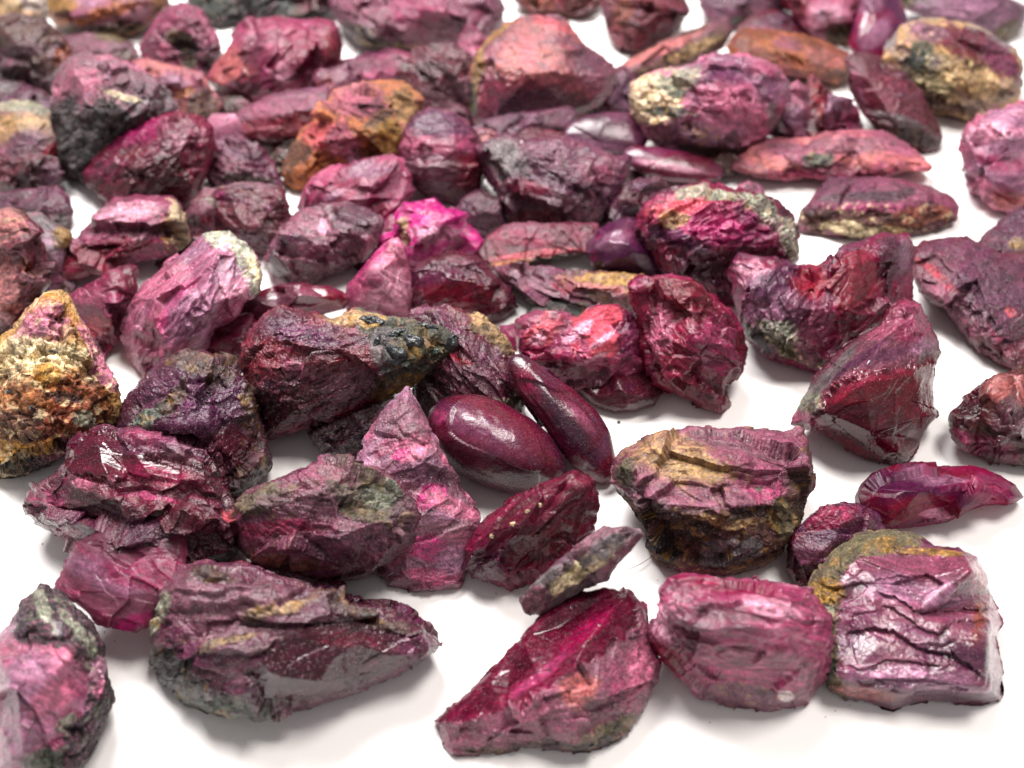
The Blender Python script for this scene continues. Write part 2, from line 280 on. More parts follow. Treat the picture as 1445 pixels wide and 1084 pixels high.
S('golden_mauve_ruby', 'rounded mauve ruby dusted with golden sand on its upper right, centre left foreground',
  [(333,712),(352,695),(390,675),(425,658),(455,650),(490,652),(530,662),(565,684),(588,710),(592,735),(582,765),(550,795),(515,815),(460,820),(410,816),(370,795),(345,770),(336,740)],
  ('mauve','mplum','rose'), [(520,695,75,32,30,'olive','crust'),(545,690,30,16,20,'sage','crust'),(370,705,42,18,-25,'olive','crust'),(575,735,22,36,0,'dusty','crust'),(470,660,40,9,10,'mauve','clear'),(430,700,60,22,-10,'dusty','soft'),(400,745,60,14,-5,'mag','soft'),(480,770,70,24,-10,'mplum','soft'),(410,782,50,8,8,'rust','crust')],
  pts=[(390,705,38),(470,690,56),(540,700,44),(400,755,56),(480,760,82),(550,755,52),(460,800,32)], k='rough', a=38, crustc='tan', vein=.5, veinc='tan', rg=.02, dm=.8)
S('hidden_maroon_ruby', 'low dark maroon ruby squeezed under the golden mauve stone, above the ribbed dark one',
  [(300,800),(340,790),(390,795),(430,806),(485,826),(470,850),(380,845),(310,825)], ('wine','plum','dark'), [], k='rough', a=20, maxtilt=30)
S('triangular_lilac_ruby', 'tall triangular lilac slab with hot pink patches, left of the egg shaped pebble',
  [(500,665),(508,640),(520,612),(545,577),(575,553),(588,572),(600,592),(625,640),(648,680),(678,730),(668,768),(660,795),(648,826),(600,833),(548,826),(520,790),(505,730)],
  ('lilac','dusty','pink'), [(575,600,30,30,50,'dusty','soft'),(595,665,50,24,20,'gplum','soft'),(580,630,30,18,-20,'pink'),(565,640,14,8,-20,'hot'),(610,700,26,16,-30,'hot'),(640,715,40,14,20,'pink'),(605,775,34,20,10,'hot'),(600,815,60,14,0,'rose'),(640,790,26,20,0,'lilac'),(545,625,26,10,-50,'mauve')],
  pts=[(575,620,22),(600,700,30),(640,760,26),(590,800,26)], k='slab', a=40, sa=-20, el=.5, vein=.5, veinc='palep', br=1.35, dm=1.4, maxtilt=48, pr=812)
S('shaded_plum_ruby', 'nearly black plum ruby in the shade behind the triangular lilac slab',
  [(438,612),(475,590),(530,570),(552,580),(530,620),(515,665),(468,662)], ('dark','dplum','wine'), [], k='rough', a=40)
# polished pebbles
S('polished_ruby', 'plump egg shaped polished wine red pebble with a bright highlight, picture centre',
  [(608,600),(612,582),(625,568),(645,562),(675,561),(705,570),(745,592),(772,615),(790,645),(794,665),(785,684),(760,693),(720,693),(685,683),(650,665),(622,638),(610,618)],
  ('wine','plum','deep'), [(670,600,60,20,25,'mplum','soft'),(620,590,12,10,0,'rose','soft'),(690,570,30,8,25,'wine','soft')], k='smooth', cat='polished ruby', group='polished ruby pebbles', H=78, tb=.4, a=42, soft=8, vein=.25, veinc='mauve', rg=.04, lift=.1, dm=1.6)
S('polished_ruby', 'long bean shaped polished dark purple pebble leaning to the right of the egg shaped one',
  [(717,522),(720,508),(733,502),(750,507),(772,526),(806,548),(838,576),(858,608),(867,650),(862,672),(848,680),(828,672),(800,648),(778,618),(752,580),(730,552)],
  ('plum','wine','gplum'), [(745,545,30,14,60,'mag','soft'),(800,600,70,16,52,'dplum','soft'),(820,585,30,10,50,'mauve','soft')], k='smooth', cat='polished ruby', group='polished ruby pebbles', H=40, a=42, soft=20, vein=.3, veinc='dusty', rg=.02, lift=.05, dm=2)
# middle rows
S('matrix_tipped_ruby', 'crimson-purple ruby whose right end is grey-olive matrix studded with black crystals',
  [(343,512),(344,485),(352,465),(372,445),(392,434),(425,442),(470,450),(500,442),(530,448),(565,452),(595,458),(622,463),(640,472),(648,488),(638,500),(615,512),(590,535),(575,550),(545,562),(520,575),(480,592),(430,604),(382,618),(370,604),(365,580),(352,555),(348,530)],
  ('crimson','plum','mag'), [('poly',[(500,440),(560,445),(640,465),(655,490),(600,530),(545,570),(530,545),(540,500),(515,470)],'green','crust,part:matrix_tip'),(540,490,18,36,10,'grey','crust'),(600,490,40,20,-10,'olive','crust'),(500,452,46,9,2,'tan','crust'),(606,486,16,6,10,'tan','crust,soft'),(560,545,40,12,-25,'ochre','crust'),(430,470,60,16,10,'violet','soft'),(490,545,60,20,-8,'dusty','soft'),(400,570,50,30,-15,'deep','soft'),(365,515,25,22,0,'crimson','soft'),(420,520,30,10,30,'pink')],
  pts=[(400,470,40),(470,470,44),(380,520,50),(450,510,70),(530,500,66),(590,490,50),(420,570,44),(500,550,50),(570,515,46)], k='rough', a=44, sa=-15, el=.5, vein=.4, veinc='mauve', rg=-.08, lift=.22, crustc='ochre', body='ruby_body', cuts=0, fs=1.5, fine=1.2,
  pieces=[(556,472,19,7,-25,'black','black_crystal',None),(584,482,18,12,10,'black','black_crystal',None),(560,498,18,11,20,'black','black_crystal',None),(561,508,14,8,-20,'black','black_crystal',None),(600,460,19,5,10,'black','black_crystal',None),(638,484,12,14,0,'black','black_crystal',None),(532,484,5,14,10,'black','black_crystal',None),(525,452,19,7,10,'black','black_crystal',None),(592,494,19,8,8,'dgreen','dark_crystal',None),(540,510,8,5,0,'black','black_crystal',None),(612,496,9,5,-20,'dgreen','dark_crystal',None)])
S('ribbed_box_ruby', 'boxy dark maroon ruby with grey streaked ribs, directly behind the egg shaped pebble',
  [(575,440),(600,431),(632,430),(668,444),(698,465),(716,482),(724,505),(740,560),(735,590),(690,605),(610,608),(592,590),(585,545),(580,500)],
  ('wine','mplum','dark'), [(700,470,14,44,-45,'tan','crust,part:tan_edge'),(610,440,34,8,4,'mauve','crust'),(640,465,40,12,40,'mplum','soft'),(665,535,34,20,20,'dusty','soft'),(610,560,24,40,0,'dark'),(705,575,36,14,-10,'olive','crust'),(650,505,18,6,15,'red'),(690,500,24,14,45,'mplum')],  # dark patch at lower left is the shadow behind, painted into the colour
  pts=[(620,470,24),(640,510,56),(700,520,46),(720,545,36),(630,560,46),(690,570,44)], k='chunk', a=42, sa=50, el=.35, st=(52,5,.05,.3), rg=-.14, vein=.2)
S('plum_brown_ruby', 'dark plum ruby with brown rocky skin, between the tan pyramid and the matrix tipped stone',
  [(163,600),(170,578),(180,560),(198,540),(225,520),(250,502),(285,498),(325,510),(352,532),(364,568),(372,600),(376,640),(376,655),(350,695),(325,697),(280,690),(225,660),(178,640)],
  ('plum','gplum','violet'), [(280,512,70,14,10,'brown','crust'),(220,545,40,16,-35,'gplum'),(215,585,40,14,-30,'green','crust'),(300,570,50,40,-20,'violet','soft'),(240,560,14,30,30,'brown','crust'),(355,590,16,60,-5,'brown','crust'),(350,665,30,24,-20,'dbrown','crust'),(330,630,40,30,-20,'wine','soft')],
  pts=[(230,550,34),(290,530,36),(210,600,40),(290,600,66),(345,570,34),(330,650,40)], k='rough', a=42, sa=-30, crustc='ochre', vein=.4, veinc='brown', rg=-.02)
S('tan_pyramid_rock', 'pyramid shaped tan and ochre rock with black specks and pink edges',
  [(-15,492),(20,462),(42,432),(62,412),(85,410),(98,422),(112,450),(128,480),(148,510),(165,542),(172,570),(162,600),(120,628),(70,652),(30,668),(-15,672)],
  ('ochre','tan','cream'), [(40,520,60,40,0,'cream','crust,soft'),(60,575,70,50,0,'orange','crust,soft'),(110,570,44,44,20,'rust','crust,soft'),(60,460,40,30,-40,'pink','crust,soft'),(140,500,14,60,-30,'pink','crust'),(70,500,50,18,10,'cream','crust'),(65,530,24,18,0,'ochre','crust'),(90,560,28,10,10,'dbrown','crust'),(130,535,12,12,0,'brown','crust'),(115,590,18,10,0,'sage','crust'),(60,600,60,18,10,'rust','crust'),(20,600,40,22,0,'brown','crust'),(110,630,80,12,-22,'mauve','crust'),(30,660,60,14,-8,'black','crust'),(60,520,10,8,0,'ochre','crust')],
  pts=[(65,440,16),(50,520,60),(105,510,36),(50,600,84),(130,570,46),(100,610,50),(0,560,70)], k='earthy', a=46, crustc='cream', vein=.1, rg=.1, br=1.3, dm=.75,
  pieces=[(14,552,8,4,0,'black','black_speck',None),(76,496,7,3,10,'black','black_speck',None),(130,518,8,5,30,'black','black_speck',None),(98,507,5,3,20,'black','black_speck',None),(44,575,5,3,0,'black','black_speck',None)])
S('large_lilac_ruby', 'large pale lilac-pink ruby with a sandy grey crust along its top right edge',
  [(178,472),(180,450),(186,432),(202,408),(230,384),(262,356),(290,336),(320,331),(345,348),(362,372),(367,390),(362,414),(345,422),(335,442),(305,460),(288,490),(245,510),(205,535),(190,508)],
  ('lilac','pink','palep'), [(318,338,40,14,20,'sage','crust,part:crusty_rind'),(352,380,14,46,-22,'sage','crust,part:crusty_rind'),(357,378,6,20,-22,'cream','crust'),(245,440,14,50,30,'hot','soft'),(270,450,40,36,0,'lilac','soft'),(325,410,22,14,-30,'palep','soft'),(220,400,50,20,-40,'pink','soft'),(318,345,10,8,0,'palep'),(230,510,50,10,-22,'mauve'),(330,440,20,20,0,'rose')],
  pts=[(240,400,36),(310,360,40),(220,450,44),(285,430,66),(340,400,40),(240,490,34)], k='glassy', a=42, sa=-50, el=.5, dm=.7, vein=.5, veinc='hot', rg=.1, crustc='cream', br=1.35)
S('magenta_chip', 'small magenta ruby wedged between the large lilac ruby and the crimson-purple one',
  [(282,482),(292,462),(318,452),(352,448),(378,460),(375,500),(335,508),(290,504)], ('rose','mag','wine'), [], k='glassy', a=36)
S('magenta_shard', 'leaf shaped magenta-pink ruby with a dark right flank, beside the tan pyramid',
  [(97,422),(128,402),(160,387),(180,377),(189,380),(191,405),(188,430),(180,462),(165,482),(150,509),(130,485),(110,452)],
  ('rose','mag','pink'), [(176,430,13,55,8,'wine','clear'),(125,425,26,12,-20,'pink','soft'),(140,460,18,18,0,'coral','soft')],
  pts=[(158,405,30),(160,450,34),(130,430,20)], k='glassy', a=44, dm=.6)
S('smooth_wine_ruby', 'low glossy dark wine ruby with a pale highlight, lying right of the large lilac ruby',
  [(328,452),(340,430),(358,414),(388,405),(425,401),(458,404),(478,412),(490,422),(482,436),(440,448),(385,456),(340,462)],
  ('wine','mauve','crimson'), [(400,420,50,10,-5,'dusty','soft'),(470,425,20,12,0,'crimson','soft')],  # pale highlight along the top is painted in colour
  pts=[(360,425,16),(420,416,26),(460,420,12),(400,440,18)], k='smooth', round=False, a=30, rim=.16, rim_r=.2, rg=-.06, dm=2)
S('pink_dull_ruby', 'pale dusty pink ruby with a hot pink left edge, before the fuchsia crystal',
  [(488,418),(493,402),(508,384),(526,364),(545,345),(560,338),(570,350),(577,375),(580,420),(578,446),(540,458),(505,444),(490,440)],
  ('pink','mauve','palep'), [(520,375,38,10,-50,'hot'),(500,410,10,26,20,'rose'),(550,400,26,30,0,'palep','soft'),(525,400,14,8,-20,'rose')],
  pts=[(530,385,30),(566,360,18),(520,430,24),(570,430,22)], k='glassy', a=46, dm=.5, rg=.2, br=1.3)
S('curved_maroon_ruby', 'dark maroon translucent ruby with a smooth curved front face and pointed right corner, at centre',
  [(577,400),(580,382),(606,364),(640,357),(668,361),(690,378),(706,394),(720,412),(728,432),(714,446),(692,456),(650,448),(600,438),(578,432)],
  ('wine','deep','mplum'), [(650,420,60,26,20,'crimson','clear,flat'),(690,435,30,14,20,'deep','soft'),(620,385,50,16,-10,'mplum','soft')],
  pts=[(600,395,26),(640,385,36),(685,395,30),(630,420,22),(690,430,16)], k='glassy', a=42, dm=.6, rg=.1, vein=.5)
S('fuchsia_crystal', 'small vivid fuchsia ruby, the brightest hot pink one, near the centre top',
  [(534,345),(545,330),(556,325),(560,303),(570,289),(592,287),(612,285),(628,296),(648,301),(660,306),(663,320),(674,328),(682,340),(676,357),(650,362),(622,360),(592,374),(570,365),(545,352)],
  ('hotter','hot','palep'), [(590,310,20,16,0,'hotter'),(570,330,8,24,0,'cream'),(620,330,30,14,0,'palep','soft'),(655,345,20,10,0,'hot')],
  pts=[(580,310,34),(620,310,36),(600,345,34),(655,335,24)], k='glassy', a=44, maxtilt=55, rg=.1, dm=1.2, veinc='palep', vein=.6, br=1.25, fine=1.1)
S('dusty_lilac_ruby', 'dusty grey-lilac ruby with a violet spot and white glints, left of the fuchsia crystal',
  [(374,362),(380,345),(390,332),(405,314),(425,296),(450,287),(480,288),(510,298),(535,312),(535,335),(518,360),(490,373),(462,386),(430,400),(403,410),(384,395)],
  ('dusty','mauve','lilac'), [(415,345,18,12,-20,'violet','soft'),(392,375,12,24,-20,'grey'),(500,310,30,20,0,'gplum'),(470,385,50,12,-20,'wine','clear'),(440,360,40,20,-10,'mauve','soft'),(455,315,10,14,0,'palep')],  # small pale spot is a painted glint
  pts=[(415,325,34),(450,340,50),(500,330,38),(410,385,26),(460,370,34)], k='rough', a=44, rg=-.06, vein=.3, veinc='palep')
S('knobbly_coral_ruby', 'knobbly ruby with bright coral-pink broken faces, left of the glittering raspberry one',
  [(732,455),(742,444),(760,440),(790,443),(815,447),(828,438),(845,430),(870,429),(888,442),(905,480),(908,520),(880,542),(840,552),(800,546),(770,525),(742,508),(733,480)],
  ('rose','mauve','mag'), [(765,470,26,20,-30,'coral'),(760,478,16,10,-40,'palep','soft'),(845,450,36,18,0,'coral','flat'),(850,485,40,24,-10,'coral','flat'),(850,480,26,5,-35,'palep','soft'),(840,505,20,5,-20,'palep','soft'),(815,470,26,8,-40,'palep'),(825,490,8,18,-20,'pink'),(760,500,24,12,10,'mag'),(885,480,16,40,10,'mplum'),(830,535,40,12,0,'dusty'),(800,520,30,10,10,'wine')],
  pts=[(765,465,32),(795,470,14),(830,460,48),(870,450,34),(855,490,50),(820,505,40),(760,500,20),(885,510,20)], k='druzy', a=46, lift=.1, mat='glassy', rg=0, dm=.75, res=1.3, br=1.5)
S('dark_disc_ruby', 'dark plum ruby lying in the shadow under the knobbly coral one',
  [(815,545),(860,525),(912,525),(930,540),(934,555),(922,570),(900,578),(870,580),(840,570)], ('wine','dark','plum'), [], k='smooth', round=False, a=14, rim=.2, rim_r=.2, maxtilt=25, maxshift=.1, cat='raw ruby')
S('lilac_chip', 'tiny square lilac-pink chip on the table beside the knobbly coral ruby',
  [(704,460),(734,457),(738,475),(736,494),(722,494),(710,484)], ('rose','lilac','pink'), [], k='gem', a=20, tb=.25, dm=.5, cat='ruby chip')
S('raspberry_glitter_ruby', 'upright raspberry red ruby with sparkling scaly faces and a pointed lower right corner',
  [(893,402),(905,391),(925,393),(955,388),(975,395),(987,406),(990,418),(1003,416),(1018,432),(1032,442),(1044,468),(1047,492),(1040,520),(1022,545),(1028,570),(1018,580),(990,572),(955,556),(922,541),(912,520),(906,470),(896,430)],
  ('mag','crimson','rose'), [(930,470,16,40,5,'pink','soft'),(1010,490,30,40,10,'rose','soft'),(975,425,30,24,0,'crimson','soft'),(1000,555,26,14,20,'wine','soft'),(950,545,40,10,20,'crimson')],
  pts=[(925,420,30),(975,420,36),(930,490,44),(985,480,62),(1025,490,34),(960,530,40),(1008,560,22)], k='druzy', a=50, maxtilt=62, vein=.4, veinc='pink', mat='glassy', rg=-.05, dm=.8, res=1.3, br=1.25)
S('flat_brown_ruby', 'long flat maroon-brown ruby with ochre streaks and a dark green underside',
  [(700,378),(745,377),(800,383),(870,389),(912,394),(912,415),(900,440),(862,432),(830,440),(790,444),(758,432),(735,412),(712,398)],
  ('mplum','brown','wine'), [(860,395,60,7,4,'ochre','crust'),(840,405,60,8,10,'salmon','crust'),(760,400,40,8,20,'dusty'),(800,405,24,8,10,'crimson'),(795,434,60,9,3,'dgreen','crust,part:green_matrix'),(860,425,34,9,12,'brown')],
  pts=[(750,395,20),(810,402,30),(870,410,26),(800,425,24)], k='chunk', a=30, sa=20, el=.3, st=(24,6,.05,.4), rg=-.1, maxtilt=40)
S('coral_edged_slab', 'thin maroon slab with a coral and green lower edge, behind the curved maroon ruby',
  [(678,355),(690,335),(712,320),(745,314),(800,316),(838,318),(842,342),(832,356),(790,366),(745,372),(702,380),(685,370)],
  ('mauve','wine','crimson'), [(770,357,72,5,-6,'coral'),(800,364,50,5,-6,'green','crust'),(720,371,26,5,-10,'peach'),(740,335,50,12,5,'mag','soft')],
  pts=[(710,350,8),(790,335,8)], k='slab', a=22, maxtilt=26)
S('twin_peaked_ruby', 'wide two-peaked magenta and lilac ruby with green matrix under its left half',
  [(1036,402),(1032,382),(1034,366),(1045,357),(1068,362),(1098,364),(1112,376),(1128,378),(1160,370),(1188,350),(1205,343),(1222,340),(1245,332),(1278,335),(1286,350),(1284,400),(1282,430),(1265,452),(1232,470),(1215,485),(1190,500),(1160,528),(1130,512),(1095,495),(1060,475),(1044,448)],
  ('mag','mplum','crimson'), [(1085,430,48,55,15,'lilac','soft'),(1060,375,30,12,0,'palep','soft'),(1100,395,40,18,-30,'violet','soft'),(1105,472,34,18,30,'sage','crust,part:green_matrix'),(1130,500,50,11,28,'olive','crust,part:green_matrix'),(1070,475,30,8,38,'dgreen','crust'),(1150,400,30,26,0,'red','soft'),(1210,400,40,46,0,'crimson','soft'),(1258,370,18,34,0,'plum','soft'),(1276,360,8,26,0,'lilac','soft'),(1255,432,26,10,-10,'mauve'),(1150,470,24,46,10,'mauve','soft'),(1215,450,40,16,-20,'wine')],
  pts=[(1055,385,26),(1095,385,40),(1075,440,44),(1120,440,56),(1145,400,28),(1205,375,36),(1250,360,28),(1200,430,56),(1150,490,36),(1255,420,28)], k='glassy', a=44, sa=-60, vein=.4, veinc='lilac', rg=.0, crustc='cream', br=1.25)
S('angular_ruby', 'angular dark crimson ruby with a striped grey-lilac slope and a pale pink crown',
  [(1120,597),(1130,568),(1148,532),(1182,500),(1213,477),(1240,460),(1250,438),(1265,425),(1276,419),(1300,430),(1310,448),(1318,465),(1328,480),(1329,497),(1318,520),(1318,562),(1322,585),(1300,618),(1282,650),(1258,656),(1210,640),(1168,615),(1140,606)],
  ('crimson','wine','deep'), [('poly',[(1150,590),(1165,562),(1190,540),(1235,528),(1290,515),(1325,512),(1325,590),(1280,655),(1210,640),(1150,608)],'crimson','flat'),('poly',[(1118,595),(1148,530),(1183,498),(1240,462),(1262,468),(1300,498),(1290,512),(1240,522),(1195,536),(1165,560),(1140,600)],'dusty','flat,soft'),(1165,535,70,8,-47,'grey','flat'),(1215,505,50,5,-35,'violet','soft'),(1240,505,48,10,-15,'gplum','soft'),(1225,600,60,24,10,'wine','soft'),(1140,575,24,18,-40,'sage','crust'),(1290,450,34,34,20,'rose','soft'),(1245,468,26,10,-30,'pink'),(1310,490,22,14,0,'lilac','soft'),(1210,600,60,30,10,'wine','soft'),(1135,590,30,10,10,'pink')],
  pts=[(1185,525,30),(1245,478,36),(1300,500,36),(1165,580,44),(1220,540,78),(1290,530,56),(1290,445,20),(1300,590,36),(1230,610,52)], k='chunk', a=44, dm=.65, sa=-45, el=.4, rim=.12, rg=-.06, vein=.35, veinc='rose', mat='glassy', cuts=0)
S('red_brown_ruby', 'red-brown glassy ruby with a pale orange top, cut by the right frame edge',
  [(1338,592),(1342,580),(1362,562),(1380,545),(1400,535),(1425,524),(1465,508),(1465,662),(1400,656),(1368,642),(1345,616)],
  ('brown','wine','dark'), [(1430,555,40,22,-20,'salmon','soft'),(1430,600,30,30,0,'dusty','soft'),(1380,630,60,16,20,'rose'),(1365,580,26,14,-30,'dark')],
  pts=[(1370,590,24),(1410,560,40),(1440,600,56),(1400,635,34)], k='glassy', a=42, rg=.05)
S('large_flat_ruby', 'large flat plum-maroon slab with a bright crimson stepped edge, at the right frame edge',
  [(1288,368),(1292,356),(1308,345),(1335,337),(1362,336),(1385,350),(1410,360),(1465,350),(1465,515),(1430,522),(1400,508),(1370,478),(1335,438),(1300,415),(1288,392)],
  ('mplum','wine','plum'), [(1340,405,62,7,42,'red'),(1390,460,40,7,42,'mag'),(1350,435,70,16,42,'mauve','soft'),(1400,420,50,40,20,'gplum','soft'),(1420,505,50,18,30,'wine'),(1425,440,10,6,30,'coral')],
  pts=[(1320,365,22),(1345,400,34),(1395,450,38),(1440,480,36),(1420,390,24)], k='slab', a=18, maxtilt=26, vein=.4, veinc='dusty', dm=1.6, rg=-.04)
S('upper_flat_ruby', 'dark plum slab with pale specks, behind the large flat slab at right',
  [(1376,348),(1395,328),(1420,306),(1447,288),(1470,278),(1470,430),(1420,420),(1385,400)], ('plum','gplum','mplum'), [(1435,345,14,9,0,'tan')], pts=[(1420,350,20),(1450,330,26)], k='slab', a=22, maxtilt=26, dm=1.5)
S('pale_pink_ruby', 'pale hot-pink milky ruby sitting alone at the right frame edge near the top',
  [(1357,215),(1360,193),(1372,174),(1385,165),(1402,157),(1430,150),(1470,158),(1470,285),(1428,300),(1402,288),(1375,262),(1360,238)],
  ('pink','lilac','palep'), [(1400,185,24,14,0,'palep','soft'),(1410,230,40,12,10,'rose','soft'),(1425,285,30,12,0,'salmon','soft')],
  pts=[(1390,190,36),(1430,190,46),(1395,245,34),(1440,250,46)], k='glassy', a=44, veinc='white', rg=.14, br=1.7, fine=.2)
S('tan_edged_slab', 'flat topped maroon slab with a rough red-brown and cream front edge',
  [(1128,316),(1138,298),(1152,280),(1164,262),(1176,254),(1240,253),(1300,262),(1332,274),(1347,292),(1341,310),(1310,325),(1262,335),(1210,334),(1165,330),(1136,326)],
  ('mplum','mauve','plum'), [(1235,312,112,24,1,'brown','crust,part:rough_edge'),(1235,292,90,7,2,'rose','crust'),(1200,320,44,10,4,'cream','crust'),(1300,305,40,16,-12,'rust','crust,part:rough_edge'),(1260,325,24,7,0,'tan','crust'),(1240,276,60,7,-2,'dplum','clear,main')],
  pts=[(1160,286,22),(1230,290,30),(1310,286,26),(1335,290,12),(1200,322,18),(1290,318,18)], k='slab', a=26, rim=.06, dm=1, maxtilt=32, crustc='cream')
S('salmon_flat_ruby', 'flat oblong salmon-pink ruby with a grey-green patch, lying above the tan edged slab',
  [(1042,236),(1050,220),(1066,204),(1100,198),(1152,194),(1168,188),(1215,186),(1250,190),(1278,204),(1296,222),(1306,234),(1300,241),(1274,240),(1240,250),(1190,258),(1150,250),(1112,253),(1072,249)],
  ('salmon','mauve','pink'), [(1155,225,20,12,0,'green','crust'),(1200,205,60,12,0,'dusty','soft'),(1110,247,60,6,2,'mag'),(1230,246,60,6,-6,'mag')],
  pts=[(1090,220,18),(1160,212,24),(1240,210,22),(1280,228,12)], k='slab', a=24, dm=2, rg=.2, br=1.35, maxtilt=32, lift=.15)
S('druzy_ruby', 'lumpy magenta ruby crusted with small crystals and pale grey-cream rock at its top right',
  [(905,305),(912,290),(928,276),(958,265),(1000,262),(1040,268),(1075,276),(1096,290),(1108,305),(1125,335),(1124,365),(1105,378),(1075,372),(1060,378),(1045,400),(1045,430),(1015,425),(990,402),(960,390),(935,378),(915,345),(902,322)],
  ('mag','plum','rose'), [(960,290,44,20,-15,'coral','soft'),(1000,275,50,10,4,'sage','crust'),(1075,300,40,16,42,'sage','crust,part:pale_matrix'),(1110,335,14,34,-20,'sage','crust,part:pale_matrix'),(1055,310,20,8,30,'black','crust'),(1020,325,70,26,0,'hot','soft'),(960,340,50,14,25,'violet'),(1040,375,50,14,-10,'deep'),(990,375,40,22,30,'plum'),(950,310,22,12,0,'tan','crust')],
  pts=[(940,295,30),(1000,290,44),(1060,300,36),(960,345,50),(1030,335,64),(1095,345,34),(1000,385,34)], k='druzy', a=46, vein=.4, veinc='pink', rg=.05, res=1.2, br=1.35)
S('pink_lump_behind', 'small dusty pink lump peeking over the top of the druzy magenta ruby', [(1036,280),(1042,262),(1055,256),(1072,262),(1080,282),(1070,300),(1045,298)], ('pink','lilac','dusty'), [], k='rough', a=40, cat='ruby chip')
S('round_purple_ruby', 'smooth rounded purple ruby with a pale highlight, left of the druzy magenta one',
  [(828,358),(832,340),(845,325),(865,314),(888,308),(912,318),(925,345),(935,375),(930,394),(895,394),(850,385),(835,374)], ('mplum','violet','mag'), [(865,340,24,14,-20,'lilac','soft'),(880,375,50,12,0,'gplum')],  # lilac patch paints the pale highlight
  pts=[(865,338,34),(900,350,32),(870,370,24)], k='smooth', round=False, rim=.25, rim_r=.25, a=44, rg=-.02, dm=2)
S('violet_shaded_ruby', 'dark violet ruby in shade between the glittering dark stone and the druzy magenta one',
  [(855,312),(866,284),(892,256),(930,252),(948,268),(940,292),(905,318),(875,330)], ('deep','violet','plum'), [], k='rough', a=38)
S('glittering_dark_ruby', 'dark grey-plum ruby with a silvery glittering front and pink right corner, upper centre',
  [(675,210),(690,200),(712,196),(750,196),(800,198),(835,208),(862,216),(883,226),(880,250),(868,280),(852,300),(835,322),(800,318),(765,322),(728,312),(712,282),(692,250)],
  ('mplum','gplum','mauve'), [(715,225,30,24,30,'grey','soft'),(775,285,60,18,18,'dusty','soft'),(740,262,36,8,10,'mag'),(800,225,60,20,10,'mplum','soft'),(850,240,30,24,0,'mauve','soft'),(760,312,50,12,5,'crimson','clear')],
  pts=[(710,225,26),(770,220,34),(840,240,32),(730,265,32),(790,270,52),(830,295,30),(770,300,34)], k='druzy', a=44, rg=-.02, mat='rough')
S('grey_shaded_ruby', 'dark grey-purple smooth ruby right behind the fuchsia crystal', [(640,300),(652,280),(675,270),(708,282),(716,315),(700,335),(668,330)], ('gplum','dark','plum'), [], k='slab', a=36)
S('two_tone_red_ruby', 'ruby with a purple sloping top and a glassy dark red right side',
  [(560,212),(570,190),(582,165),(605,152),(640,158),(662,175),(680,205),(685,240),(678,272),(655,290),(620,280),(590,264),(572,242)],
  ('mauve','dusty','mplum'), [(620,175,44,20,8,'violet'),(600,205,50,10,10,'pink','soft'),(660,245,24,36,10,'crimson','clear'),(660,205,26,10,20,'rose','soft'),(610,240,34,22,10,'dusty','soft')],
  pts=[(595,200,34),(640,205,44),(665,215,30),(610,245,34),(655,265,24)], k='chunk', a=42, mat='glassy', dm=.7)
S('pink_nub', 'small dusty pink nub between the purple topped ruby and the glittering dark one', [(664,200),(676,182),(694,184),(710,194),(714,210),(695,220),(675,216)], ('salmon','mauve','pink'), [], k='rough', a=40, cat='ruby chip')
S('soft_pink_ruby', 'soft pink ruby with darker magenta dents, below the orange-tan rock',
  [(422,290),(430,270),(445,252),(470,238),(515,228),(552,222),(566,232),(576,248),(583,268),(570,288),(535,318),(500,322),(460,310),(435,300)],
  ('pink','rose','lilac'), [(485,255,24,8,-10,'mag','soft'),(550,262,20,14,0,'rose','soft'),(520,240,30,10,0,'lilac','soft'),(540,298,40,10,-20,'mag','soft')],
  pts=[(470,258,30),(530,245,34),(460,285,30),(540,280,40)], k='glassy', a=42, rg=.2, vein=.3, br=1.4)
S('highlighted_ruby', 'long wine-pink ruby with white highlights on top and a tan right end',
  [(82,382),(90,365),(98,350),(115,325),(145,303),(165,288),(200,285),(238,283),(250,300),(258,318),(262,340),(250,350),(228,362),(190,366),(130,376),(98,393),(86,392)],
  ('mauve','rose','wine'), [(175,303,50,12,-8,'palep','soft'),(250,318,12,40,-14,'cream','crust,part:tan_end'),(235,330,5,24,-10,'ochre','crust'),(150,355,80,16,-12,'crimson','clear'),(200,330,40,12,-6,'dusty','soft'),(100,375,22,14,-30,'crimson')],  # the pale patch on top is a highlight painted into the colour
  pts=[(120,345,24),(165,310,30),(215,308,34),(180,345,44),(230,340,30)], k='chunk', a=42, sa=-12, el=.45, rg=-.14, lift=.1)
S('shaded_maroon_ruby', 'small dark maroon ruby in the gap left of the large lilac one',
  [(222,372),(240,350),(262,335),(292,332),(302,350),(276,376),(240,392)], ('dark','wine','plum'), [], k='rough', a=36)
S('dusty_rose_ruby', 'small dusty rose ruby with a crimson dimple, left of the dark striped block',
  [(255,330),(262,305),(272,288),(288,270),(306,270),(310,300),(312,332),(290,346),(268,342)], ('dusty','mauve','sage'), [(288,312,8,6,0,'crimson'),(285,340,30,5,5,'rust')], pts=[(285,300,26),(290,325,24)], k='rough', a=44, rg=.2)
S('striped_dark_ruby', 'dark wine block with faint straight lines and a hot pink corner spot',
  [(300,280),(312,268),(340,262),(380,262),(398,268),(408,295),(412,325),(402,345),(378,362),(345,352),(318,338),(303,310)],
  ('wine','deep','mplum'), [(310,277,6,7,0,'hot'),(355,263,44,5,0,'dusty','crust'),(350,340,44,10,8,'mplum','soft')],
  pts=[(315,290,22),(395,285,26),(350,325,40),(395,330,20)], k='chunk', a=44, st=(2,6,.025,.1), dm=.7, rg=.1, vein=.2)
